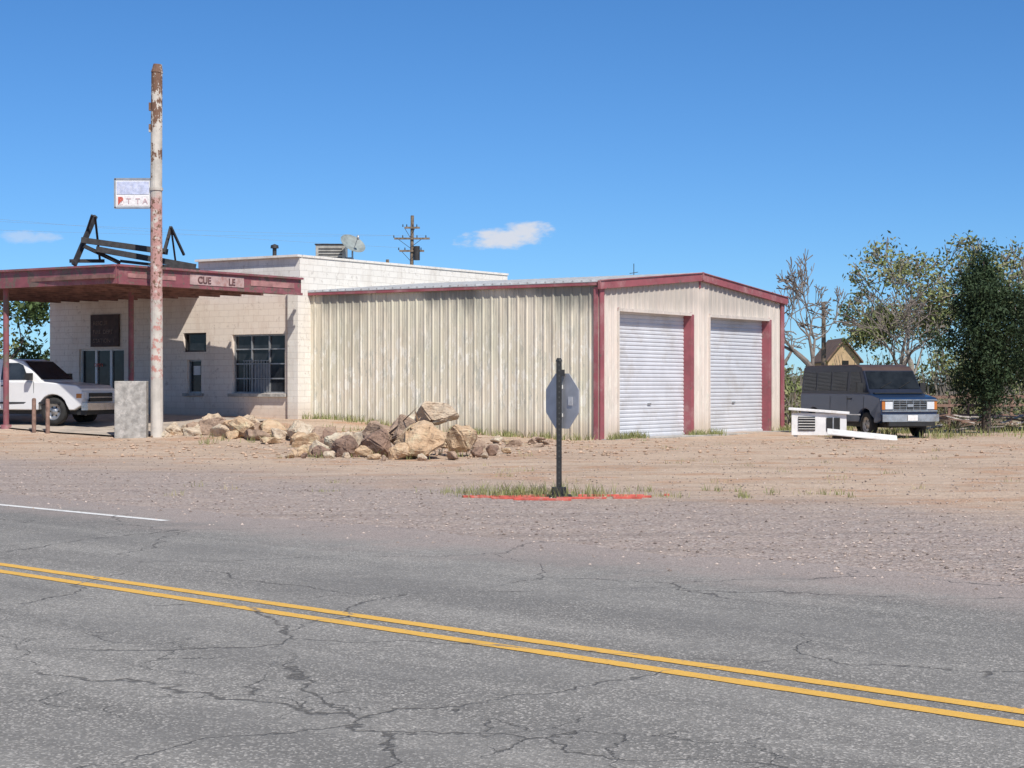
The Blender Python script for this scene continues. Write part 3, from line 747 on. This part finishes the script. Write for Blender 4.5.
def juniper(x,y,h,w,seed):
    random.seed(seed); b=MB(); z=gz(x,y)
    tips=[]
    for i in range(26):
        t=.2+.76*i/25
        base=V((.1*math.sin(t*5),.1*math.cos(t*4),h*t*.82)); an=i*2.4+random.uniform(-.4,.4)
        prof=w*(math.sin(min(1,(t-.08)/.5)*math.pi/2))*(1-max(0,(t-.5)/.52)**1.7)
        L=prof*random.uniform(.6,1.25); d=V((math.cos(an),math.sin(an),.55)).normalized()
        p=base
        for s_ in range(4):
            q=p+d*L/4; d=(d+V((random.gauss(0,.15),random.gauss(0,.15),random.gauss(.05,.1)))).normalized()
            b.tube(p,q,.035*(1-s_*.2),.035*(1-(s_+1)*.2),5); p=q
            for _ in range(4 if s_ else 2): tips.append(p+V((random.gauss(0,.2),random.gauss(0,.2),random.gauss(0,.22)))*(w/1.4))
    p=V((0,0,-.2))
    for i in range(9):
        q=V((.1*math.sin(i*.55)+random.uniform(-.04,.04),.1*math.cos(i*.4)-.1,h*.1*(i+1))); b.tube(p,q,.16*(1-i*.1),.16*(1-(i+1)*.1)+.01,8); p=q
    for _ in range(10): tips.append(V((random.gauss(0,.16),random.gauss(0,.16),h*random.uniform(.82,.98))))
    cs=[];sz=[]
    for c in tips:
        r=random.uniform(.13,.33)*(w/1.4); k=random.randint(50,120)
        g=rng.normal(size=(k,3))*r*np.array([1,1,1.1])*.7+np.array(c); cs.append(g); sz+=list(rng.uniform(.03,.08,k))
    leafmesh(b,np.concatenate(cs),sz,1)
    o=b.obj('juniper_tree',[MBARKD,ML2]); o.location=(x,y,z)
juniper(15.2,54.6,6.1,1.6,3)
juniper(18.1,57.5,5.6,1.5,8)

def brush(name,blobs,m,leaf,dens,bark=MBARK,twig=0):
    b=MB(); cs=[];sz=[]
    for (x,y,z,rx,ry,rz) in blobs:
        n=int(dens*rx*rz); 
        sub=rng.normal(size=(max(4,int(rx*rz*2.2)),3)); sub/=np.linalg.norm(sub,axis=1)[:,None]; sub*=rng.uniform(.3,1,(len(sub),1))
        pick=sub[rng.integers(0,len(sub),n)]
        g=pick*np.array([rx,ry,rz])*.8+rng.normal(size=(n,3))*.28*min(rx,rz)+np.array([x,y,z])
        g=g[g[:,2]>.02]; cs.append(g); sz+=list(rng.uniform(leaf*.5,leaf*1.3,len(g)))
        for _ in range(int(3+rx)+twig):
            a=V((x+random.uniform(-rx,rx)*.4,y,0)); c=V((a.x+random.uniform(-1,1)*rx*.8,y+random.uniform(-.5,.5),z+rz*random.uniform(.3,1.35))); md=(a+c)/2+V((random.uniform(-.2,.2),0,0)); b.tube(a,md,.04,.025,4); b.tube(md,c,.025,.012,4)
    leafmesh(b,np.concatenate(cs),sz,1); b.obj(name,[bark,m])
random.seed(41)
bl=[]
for i in range(64):
    x=random.uniform(13,60); y=random.uniform(84,108); z=random.uniform(.6,1.6); rz=random.uniform(.9,2.2)
    if 15.5<x<20.5: z=.5; rz=.8          # low gap where the house shows
    bl.append((x,y,z,random.uniform(1,2.2),1.5,rz))
brush('background_brush',bl,ML3,.15,280,twig=10)
bl=[(21.5+random.uniform(-1.6,3),82,random.uniform(1,3),1.2,1,1.0) for _ in range(7)]+[(random.uniform(12.2,14.2),76,random.uniform(.6,1.5),.9,.9,.9) for _ in range(6)]
brush('green_shrubs',bl,ML1,.12,300,twig=6)
bl=[(random.uniform(-75,-19),random.uniform(92,110),random.uniform(1,2),random.uniform(1.5,3),1.5,random.uniform(1.2,2.6)) for i in range(44)]
brush('distant_trees',bl,ML3,.22,130)
bl=[(random.uniform(-400,400),random.uniform(170,230),1.5,random.uniform(3,7),2,random.uniform(1.5,3.0)) for i in range(120)]
brush('horizon_treeline',bl,ML3,.5,30)
bl=[(random.uniform(9.6,11.5),random.uniform(60,68),.5,.6,.6,.6) for i in range(10)]+[(random.uniform(12,20),random.uniform(62,74),.6,.8,.6,.7) for i in range(38)]
brush('weedy_shrubs',bl,ML3,.09,460,twig=4)

def grass(name,pts,n,hmin,hmax,m,w=.008):
    b=MB()
    for (x,y,r) in pts:
        for _ in range(n):
            px=x+random.gauss(0,r);py=y+random.gauss(0,r);z=gz(px,py)-.01;h=random.uniform(hmin,hmax)
            a=random.random()*6.28;d=V((math.cos(a),math.sin(a),0))*w;l=V((random.gauss(0,.35),random.gauss(0,.35),0))*h
            p=V((px,py,z)); b.add([p-d,p+d,p+l*.4+UP*h*.6+d*.6,p+l*.4+UP*h*.6-d*.6,p+l+UP*h],[(0,1,2,3),(3,2,4)])
    b.obj(name,m)
random.seed(5)
grass('weeds_at_sign',[(sx+random.choice((random.uniform(-1.4,-.1),random.uniform(-.8,.6))),sy+random.uniform(-.2,.9),random.choice((.05,.1,.13))) for _ in range(34)],22,.04,.24,ML4,.006)
grass('weeds_beyond_sign',[(sx+random.uniform(1.3,4.6),sy+random.uniform(-.3,1.6),.05) for _ in range(13)],16,.03,.14,ML4,.006)
grass('dry_weeds',[(sx+random.uniform(-2,1.8),sy+random.uniform(-.3,1.2),.12) for _ in range(36)]+[(random.uniform(-6,11),random.uniform(24,47),.1) for _ in range(56)],16,.03,.13,ML5,.006)
pts=[]
for _ in range(60):
    t=random.uniform(0,LW); q=A+W*t+WN*random.uniform(.1,.5); pts.append((q.x,q.y,.1))
for _ in range(55):
    t=random.choice((random.uniform(0,1.6),random.uniform(4.8,6.6),random.uniform(10.4,11.6),random.uniform(0,2))); q=A+U*t+UN*random.uniform(.15,.6); pts.append((q.x,q.y,.1))
grass('weeds_along_garage',pts,20,.06,.28,ML4,.012)
pts=[(random.uniform(-4.4,-1),random.uniform(36,39),.15) for _ in range(20)]+[(random.uniform(-9,-3),random.uniform(45,51),.12) for _ in range(40)]
grass('weeds_among_rocks',pts,14,.06,.25,ML4,.010)
pts=[(random.uniform(9.5,19),random.uniform(50,62),.25) for _ in range(150)]
grass('lot_weeds',pts,18,.06,.3,ML4,.014)

# ------------------------------------------------------------ vehicles
def arch(cx,r,z0,n=10,cz=.38):
    a0=math.asin(max(-1,min(1,(z0-cz)/r)))
    return [(cx+r*math.cos(a0+(math.pi-2*a0)*i/n),cz+r*math.sin(a0+(math.pi-2*a0)*i/n)) for i in range(n+1)]
def wheel(b,x,y,r,wd,side,mt=0,mr=1):
    c=(x,y,r); ax=(0,side,0); h=wd/2
    b.lathe([(r*.62,h*.9),(r*.72,h),(r*.93,h*.95),(r,h*.7),(r,-h*.7),(r*.93,-h),(r*.5,-h)],c,ax,mt)
    b.lathe([(0,h*.55),(r*.16,h*.6),(r*.2,h*.35),(r*.45,h*.3),(r*.55,h*.55),(r*.63,h*.92),(r*.66,h*.85)],c,ax,mr)
    for i in range(6):
        t=i*math.pi/3; b.tube(V(c)+V((math.cos(t)*r*.34,side*h*.30,math.sin(t)*r*.34)),V(c)+V((math.cos(t)*r*.34,side*h*.36,math.sin(t)*r*.34)),r*.075,r*.075,8,2,True)

hd=V((.965,-.26,0)).normalized()
tr=empty('white_pickup_truck',(-12.3,50.75,gz(-13.2,50.9)+.04),math.atan2(hd.y,hd.x)); tr.scale=(1.04,1.04,1.05)
MTW=m_car('truck_white_paint',(.80,.80,.79),.3,.10)
hw=.98
b=MB()
pts=[(-.05,.55),(-.02,.8),(-.06,1.02),(-.22,1.12),(-1.3,1.22),(-3.72,1.24),(-3.72,.46)]
pts+=[(-3.6,.42)]+[(x,z) for x,z in reversed(arch(-.95,.48,.42))]+[(-.3,.42)]
b.prism(pts,lambda z:hw-(.05 if z<.5 else 0),0)
b.obj('cab_and_hood_lower',MTW,tr,bevel=.035)
b=MB()
pts=[(-3.78,1.27),(-5.75,1.27),(-5.75,.5),(-5.2,.48)]+[(x,z) for x,z in reversed(arch(-4.65,.48,.48))]+[(-3.78,.46)]
b.prism(pts,lambda z:hw,0); b.obj('cargo_bed',MTW,tr,bevel=.03)
b=MB()
cw=lambda z: hw-.02-(z-1.2)*.24
pts=[(-1.28,1.2),(-1.62,1.5),(-1.98,1.80),(-2.2,1.86),(-3.3,1.87),(-3.55,1.80),(-3.68,1.22)]
b.prism(pts,cw,0); b.obj('cab_upper',MTW,tr,bevel=.04)
b=MB()
def sidepan(b,poly,w,mi,e=.008,sides=(1,-1)):
    for s_ in sides:
        b.add([(x,s_*(w(z)+e),z) for x,z in poly],[tuple(range(len(poly)))],mi)
sidepan(b,[(-1.72,1.27),(-2.62,1.27),(-2.62,1.75),(-2.12,1.75),(-1.95,1.68)],cw,0)
sidepan(b,[(-2.74,1.27),(-3.45,1.27),(-3.38,1.74),(-2.74,1.75)],cw,0)
b.add([(-1.348,cw(1.27)-.06,1.287),(-1.348,-cw(1.27)+.06,1.287),(-1.943,-cw(1.78)+.06,1.802),(-1.943,cw(1.78)-.06,1.802)],[(0,1,2,3)],0)
for s_ in(1,-1):
    for x in(-1.55,-2.68,-3.5): b.box((x,s_*(hw+.002),.86),(.012,.006,.72),1)
    b.box((-2.2,s_*(hw+.004),.62),(3.0,.012,.05),1)
    b.box((-2.5,s_*(hw+.012),1.1),(.16,.03,.035),1)
    b.box((-1.62,s_*(hw+.12),1.36),(.12,.2,.2),1)
b.box((.02,0,.78),(.05,1.3,.24),1); b.box((.035,0,.78),(.05,1.3,.03),2)
for s_ in(1,-1):
    b.box((-.04,s_*.8,.82),(.09,.3,.2),3); b.box((-.12,s_*(hw-.005),.82),(.16,.03,.12),4)
b.box((.04,0,.52),(.2,1.9,.2),2); b.box((-.1,0,.36),(.3,1.7,.14),1)
b.box((-2.8,0,.45),(5.4,1.5,.3),1)
b.obj('trim_glass_and_lamps',[MGLASS,MBLACK,MCHROME,MLENS,mat('amber_lens',(.5,.18,.03),.3,.1,5,0)],tr)
b=MB()
for x in(-.95,-4.65):
    for s_ in(1,-1): wheel(b,x,s_*(hw-.14),.385,.26,s_)
b.obj('wheels',[MTYRE,MRIM,MBLACK],tr,smooth=True)

hv=V((.30,-.954,0)).normalized()
van=empty('blue_van',(11.85,50.7,gz(12.0,51)+.01),math.atan2(hv.y,hv.x)); van.scale=(.97,.97,1.02)
MVB=m_car('van_navy_paint',(.010,.032,.085),.28,.03,(.12,.12,.13),.45,.45); MVR=m_car('van_faded_roof',(.065,.038,.034),.6,.4,(.11,.08,.07),.05,.3)
MVU=m_car('van_faded_upper',(.010,.016,.034),.4,.08,(.10,.08,.075),.15,.35)
vw=1.0
b=MB()
pts=[(-.03,.5),(0,.75),(-.01,1.10),(-.08,1.17),(-.70,1.28),(-5.35,1.28),(-5.38,.5),(-5.1,.42)]
pts+=[(x,z) for x,z in reversed(arch(-4.35,.46,.42))]+[(x,z) for x,z in reversed(arch(-.95,.46,.42))]+[(-.3,.42)]
b.prism(pts,lambda z:vw-(.04 if z<.6 else 0)-(.03 if z>1.22 else 0),0)
b.obj('lower_body',MVB,van,bevel=.045)
b=MB(); uw=lambda z: vw-.035-(z-1.2)*.09
pts=[(-.62,1.23),(-.88,1.42),(-1.26,1.97),(-1.40,2.08),(-1.8,2.15),(-5.1,2.15),(-5.28,2.08),(-5.34,1.24)]
b.prism(pts,uw,0,1,2.0); b.obj('upper_body',[MVU,MVR],van,bevel=.05)
b=MB()
sidepan(b,[(-1.10,1.32),(-2.0,1.32),(-2.0,1.93),(-1.46,1.93)],uw,0)
for a_,c_ in((-2.2,-3.18),(-3.28,-4.2),(-4.3,-5.15)): sidepan(b,[(a_,1.36),(c_,1.36),(c_,1.93),(a_,1.93)],uw,0)
nrm=V((.55,0,.38)).normalized()*.014
w0=uw(1.4)-.06;w1=uw(1.93)-.07
b.add([V((-.88,w0,1.42))+nrm,V((-.88,-w0,1.42))+nrm,V((-1.238,-w1,1.938))+nrm,V((-1.238,w1,1.938))+nrm],[(0,1,2,3)],0)
b.beam(V((-.89,.15,1.43))+nrm*2,V((-1.028,.62,1.63))+nrm*2,.02,.02,1); b.beam(V((-.89,-.5,1.43))+nrm*2,V((-1.018,-.05,1.615))+nrm*2,.02,.02,1)
b.box((-.68,0,1.300),(.14,1.7,.03),1)
b.box((.0,0,.94),(.05,1.16,.30),1); 
for i in range(4): b.box((.03,0,.83+i*.07),(.03,1.12,.012),2)
for yy in(-.35,-.12,.12,.35): b.box((.028,yy,.94),(.02,.012,.28),2)
b.box((.028,0,1.10),(.05,1.9,.03),2); b.box((.028,0,.78),(.05,1.9,.03),2); b.box((.055,0,.94),(.02,.2,.09),2)
for s_ in(1,-1):
    b.box((.005,s_*.72,.94),(.06,.26,.22),3); b.box((-.01,s_*.905,.94),(.07,.1,.24),4)
    b.box((.03,s_*.585,.94),(.04,.02,.3),2)
    b.box((-1.1,s_*(uw(1.4)+.16),1.46),(.1,.2,.28),1); b.beam((-1.15,s_*uw(1.4),1.34),(-1.1,s_*(uw(1.4)+.1),1.4),.03,.03,1)
    for x in(-1.05,-2.1,-3.23): b.box((x,s_*(vw+.001),.82),(.012,.006,.76),1)
    b.box((-1.95,s_*(vw+.015),1.12),(.16,.03,.04),1)
    b.box((-2.7,s_*(vw+.006),.66),(3.0,.02,.04),2)
b.box((-2.7,0,.42),(5.0,1.4,.26),1)
b.obj('glass_grille_and_lamps',[MVGLASS,MBLACK,MCHROME,MLENS,mat('amber_lens_van',(.45,.15,.03),.3,.1,5,0)],van)
b=MB(); pr_=[(.10,-.98),(.17,-.7),(.19,0),(.17,.7),(.10,.98)]
for (x0,y0),(x1,y1) in zip(pr_,pr_[1:]):
    b.add([(x0,y0,.47),(x1,y1,.47),(x1,y1,.68),(x0,y0,.68),(x0-.14,y0,.47),(x1-.14,y1,.47),(x1-.14,y1,.68),(x0-.14,y0,.68)],[(0,1,2,3),(3,2,6,7),(0,4,5,1)],0)
b.box((.205,0,.58),(.01,.34,.16),1); b.box((.12,0,.40),(.1,1.6,.12),2)
b.obj('front_bumper',[MCHROME,MWHITE,MBLACK],van)
b=MB()
for x in(-.95,-4.35):
    for s_ in(1,-1): wheel(b,x,s_*(vw-.14),.365,.24,s_)
b.obj('wheels',[MTYRE,MRIM,MBLACK],van,smooth=True)

# ------------------------------------------------------------ junk by the van
e=empty('discarded_appliance',(9.25,51.2,gz(9.3,51.2)-.02),-.2)
b=MB()
b.box((0,0,.40),(1.62,.62,.66),0)
b.box((0,-.02,.80),(1.80,.78,.07),0,(V((.997,0,-.07)),V((0,1,0)),V((.07,0,.997))))
b.box((-.36,-.325,.42),(.50,.03,.42),1)
for i in range(5): b.box((-.36,-.345,.26+i*.08),(.5,.02,.018),0)
b.box((.42,-.325,.40),(.40,.03,.40),1); b.box((.42,-.345,.42),(.04,.02,.40),2)
for x in(-.7,.7): b.box((x,0,.04),(.1,.55,.1),2)
b.obj('appliance_body',[MWHITE,MBLACK,MSILV],e,bevel=.02)
e=empty('discarded_white_panel',(10.15,49.3,gz(10,49.3)),-.18)
b=MB(); b.box((0,0,.12),(2.0,.6,.05),0,(V((.993,0,-.10)),V((0,.97,.2)).normalized(),V((.10,-.2,.97)).normalized())); b.box((-.3,.1,.05),(1.1,.12,.08),1)
b.obj('panel',[MWHITE,MWOOD],e,bevel=.012)
e=empty('wooden_fence',(0,0,0)); b=MB(); random.seed(3)
for i in range(13):
    x=14.2+i*.75; y=61+.05*i; b.beam((x,y,-.1),(x+random.uniform(-.08,.08),y,random.uniform(1.0,1.4)),.09,.09)
for z in(.45,.8,1.1): b.beam((14,60.93,z+random.uniform(-.05,.05)),(23.5,61.5,z+random.uniform(-.08,.08)),.03,.10)
b.obj('posts_and_rails',MREDW,e)
e=empty('scrap_lumber_pile',(16.6,58.6,gz(16,58))); b=MB()
for i in range(38):
    a_=random.uniform(-.5,.5); c=V((random.uniform(-2.6,2.4),random.uniform(-.8,.8),random.uniform(.05,.55))); d=V((math.cos(a_),math.sin(a_),random.uniform(-.3,.3)))*random.uniform(.4,.9)
    b.beam(c-d,c+d,random.uniform(.05,.18),.04,random.choice((0,1,2,2)))
b.obj('boards',[MREDW,MWOOD,mat('grey_boards',(.46,.42,.38),.9,.3,5,.3)],e)
e=empty('wire_fence',(0,0,0)); b=MB()
for i in range(26):
    x=9.9+i*1.6; y=69+.1*i; b.tube((x,y,-.1),(x,y,1.25),.035,.03,6)
for z in(.4,.8,1.15): b.tube((9.9,69,z),(50,71.5,z),.008,.008,4)
b.obj('posts_and_wire',MWOOD,e)
e=empty('tan_house',(28.6,150,0)); e.scale=(.62,1,1.08); b=MB()
b.box((0,0,1.6),(4.4,7,3.6),0)
b.add([(-2.2,-3.5,3.4),(2.2,-3.5,3.4),(0,-3.5,4.9),(-2.2,3.5,3.4),(2.2,3.5,3.4),(0,3.5,4.9)],[(0,1,2),(3,5,4)],0)
for s_ in(1,-1): b.add([(s_*2.6,-3.9,3.15),(0,-3.9,5.0),(0,3.9,5.0),(s_*2.6,3.9,3.15),(s_*2.6,-3.9,3.3),(0,-3.9,5.17),(0,3.9,5.17),(s_*2.6,3.9,3.3)],[(0,1,2,3),(4,5,6,7),(0,1,5,4),(0,3,7,4)],1)
b.box((.2,-3.53,2.9),(.9,.06,.9),2); b.box((-1.3,-3.53,1.2),(.9,.06,2.1),2)
b.obj('house_shell',[mat('tan_stucco',(.50,.35,.20),.9,.15,2,.2),mat('brown_roof',(.18,.11,.08),.9,.2,2,.2),MPIT],e)

def upole(x,y,h,arms,lean=0):
    e=empty('utility_pole',(x,y,0)); b=MB(); b.tube((0,0,-.3),(lean,0,h),.16,.11,10,0,True)
    for z,w in arms:
        b.box((lean*z/h,-.14,z),(w,.1,.12),0)
        for t in(-.45,-.2,.2,.45): b.tube((w*t,-.14,z+.06),(w*t,-.14,z+.22),.045,.03,6,1)
        b.beam((w*.35,-.14,z),(0,-.1,z-.6),.03,.03,1); b.beam((-w*.35,-.14,z),(0,-.1,z-.6),.03,.03,1)
    if len(arms)>1: b.tube((.45,-.2,h-2.9),(.45,-.2,h-2.0),.2,.2,12,1,True)
    b.obj('pole_and_arms',[MWOOD,MDARK],e)
upole(-6.6,110,12.5,((11.7,1.0),(11.0,2.3),(10.2,1.6)),.15)
upole(-8.2,112,9.8,())
upole(17.6,96,6.2,())
e=empty('power_lines',(0,0,0)); b=MB()
def wire(a,c,sag,r=.0045):
    a=V(a);c=V(c);pr=a
    for i in range(1,17):
        t=i/16; q=a.lerp(c,t)-UP*sag*4*t*(1-t); b.tube(pr,q,r,r,4); pr=q
wire((-7.6,109.8,11.2),(-60,100,13.5),.6); wire((-5.6,109.8,11.2),(-60,104,12.8),.7); wire((-7.2,109.8,10.4),(-60,96,14.2),.5)
b.obj('wires',MSILV,e)

# ------------------------------------------------------------ world, sun, camera
SUN_EL=math.radians(50); hx,hy=.40,-.91
l=math.hypot(hx,hy); SD=V((hx/l*math.cos(SUN_EL),hy/l*math.cos(SUN_EL),math.sin(SUN_EL)))
w=bpy.data.worlds.new('World'); scene.world=w; w.use_nodes=True; nt=w.node_tree
bg=nt.nodes['Background']; sky=nt.nodes.new('ShaderNodeTexSky'); sky.sky_type='NISHITA'; sky.sun_disc=False
sky.sun_elevation=SUN_EL; sky.sun_rotation=math.atan2(hx,hy); sky.altitude=2000; sky.air_density=1.0; sky.dust_density=.1; sky.ozone_density=3.0
tc=nt.nodes.new('ShaderNodeTexCoord')
def mth(op,a,b_=0.0):
    k=nt.nodes.new('ShaderNodeMath'); k.operation=op
    for i,v in enumerate((a,b_)):
        if isinstance(v,bpy.types.NodeSocket): nt.links.new(v,k.inputs[i])
        else: k.inputs[i].default_value=v
    return k.outputs[0]
sp=nt.nodes.new('ShaderNodeSeparateXYZ'); nt.links.new(tc.outputs['Generated'],sp.inputs[0])
az=mth('DIVIDE',sp.outputs[0],mth('MAXIMUM',sp.outputs[1],.05)); el=mth('DIVIDE',sp.outputs[2],mth('MAXIMUM',sp.outputs[1],.05))
cn=nt.nodes.new('ShaderNodeTexNoise'); cn.inputs['Scale'].default_value=70; cn.inputs['Detail'].default_value=5; cn.inputs['Roughness'].default_value=.6
cm=nt.nodes.new('ShaderNodeMapping'); cm.inputs['Scale'].default_value=(1,1,2.2); nt.links.new(tc.outputs['Generated'],cm.inputs[0]); nt.links.new(cm.outputs[0],cn.inputs['Vector'])
def cloud(cx,cz,rx,rz,op,tilt):
    dx=mth('SUBTRACT',az,cx); dz=mth('SUBTRACT',mth('SUBTRACT',el,cz),mth('MULTIPLY',dx,tilt))
    a=mth('POWER',mth('ABSOLUTE',mth('DIVIDE',dx,rx)),2); c=mth('POWER',mth('ABSOLUTE',mth('DIVIDE',dz,rz)),2)
    d=mth('ADD',mth('ADD',a,c),mth('MULTIPLY',mth('SUBTRACT',cn.outputs[0],.5),3.4))
    k=nt.nodes.new('ShaderNodeMapRange'); k.interpolation_type='SMOOTHSTEP'; nt.links.new(d,k.inputs[0])
    for i,v in enumerate((1.1,-.1,0,op)): k.inputs[i+1].default_value=v
    return k.outputs[0]
msk=mth('MAXIMUM',mth('MAXIMUM',cloud(-.004,.0862,.028,.0065,.92,.08),cloud(.009,.089,.016,.0065,.92,0)),cloud(-.287,.0865,.021,.0042,.4,0))
mx=nt.nodes.new('ShaderNodeMix'); mx.data_type='RGBA'; nt.links.new(msk,mx.inputs[0]); 
def ramp(lo,hi,a,c):
    g=nt.nodes.new('ShaderNodeMapRange'); nt.links.new(sp.outputs[2],g.inputs[0]); g.inputs[1].default_value=lo; g.inputs[2].default_value=hi
    m=nt.nodes.new('ShaderNodeMix'); m.data_type='RGBA'; nt.links.new(g.outputs[0],m.inputs[0])
    for s_,v in((m.inputs[6],a),(m.inputs[7],c)):
        if isinstance(v,bpy.types.NodeSocket): nt.links.new(v,s_)
        else: s_.default_value=v
    return m.outputs[2]
low=ramp(.02,.22,(.47,.74,1.03,1),(.42,.76,1.07,1))
tcl=ramp(.25,.65,low,(1.12,1.03,.98,1))
tint=nt.nodes.new('ShaderNodeMix'); tint.data_type='RGBA'; tint.blend_type='MULTIPLY'; tint.inputs[0].default_value=1
nt.links.new(sky.outputs[0],tint.inputs[6]); nt.links.new(tcl,tint.inputs[7])
nt.links.new(tint.outputs[2],mx.inputs[6]); mx.inputs[7].default_value=(6.4,6.6,7.2,1)
nt.links.new(mx.outputs[2],bg.inputs['Color']); bg.inputs['Strength'].default_value=.112
sl=bpy.data.lights.new('sun','SUN'); sl.energy=5.0; sl.angle=math.radians(.5); sl.color=(1,.955,.885)
so=bpy.data.objects.new('sun',sl); scene.collection.objects.link(so); so.rotation_euler=SD.to_track_quat('Z','Y').to_euler(); so.location=(0,-20,60)
cam=bpy.data.cameras.new('camera'); cam.sensor_width=36; cam.lens=1700/1024*36; cam.clip_end=6000; cam.clip_start=.1
co=bpy.data.objects.new('camera',cam); scene.collection.objects.link(co); co.location=(0,0,1.6); co.rotation_euler=(math.radians(90),0,0)
scene.camera=co
scene.view_settings.view_transform='Standard'; scene.view_settings.look='None'; scene.view_settings.exposure=0
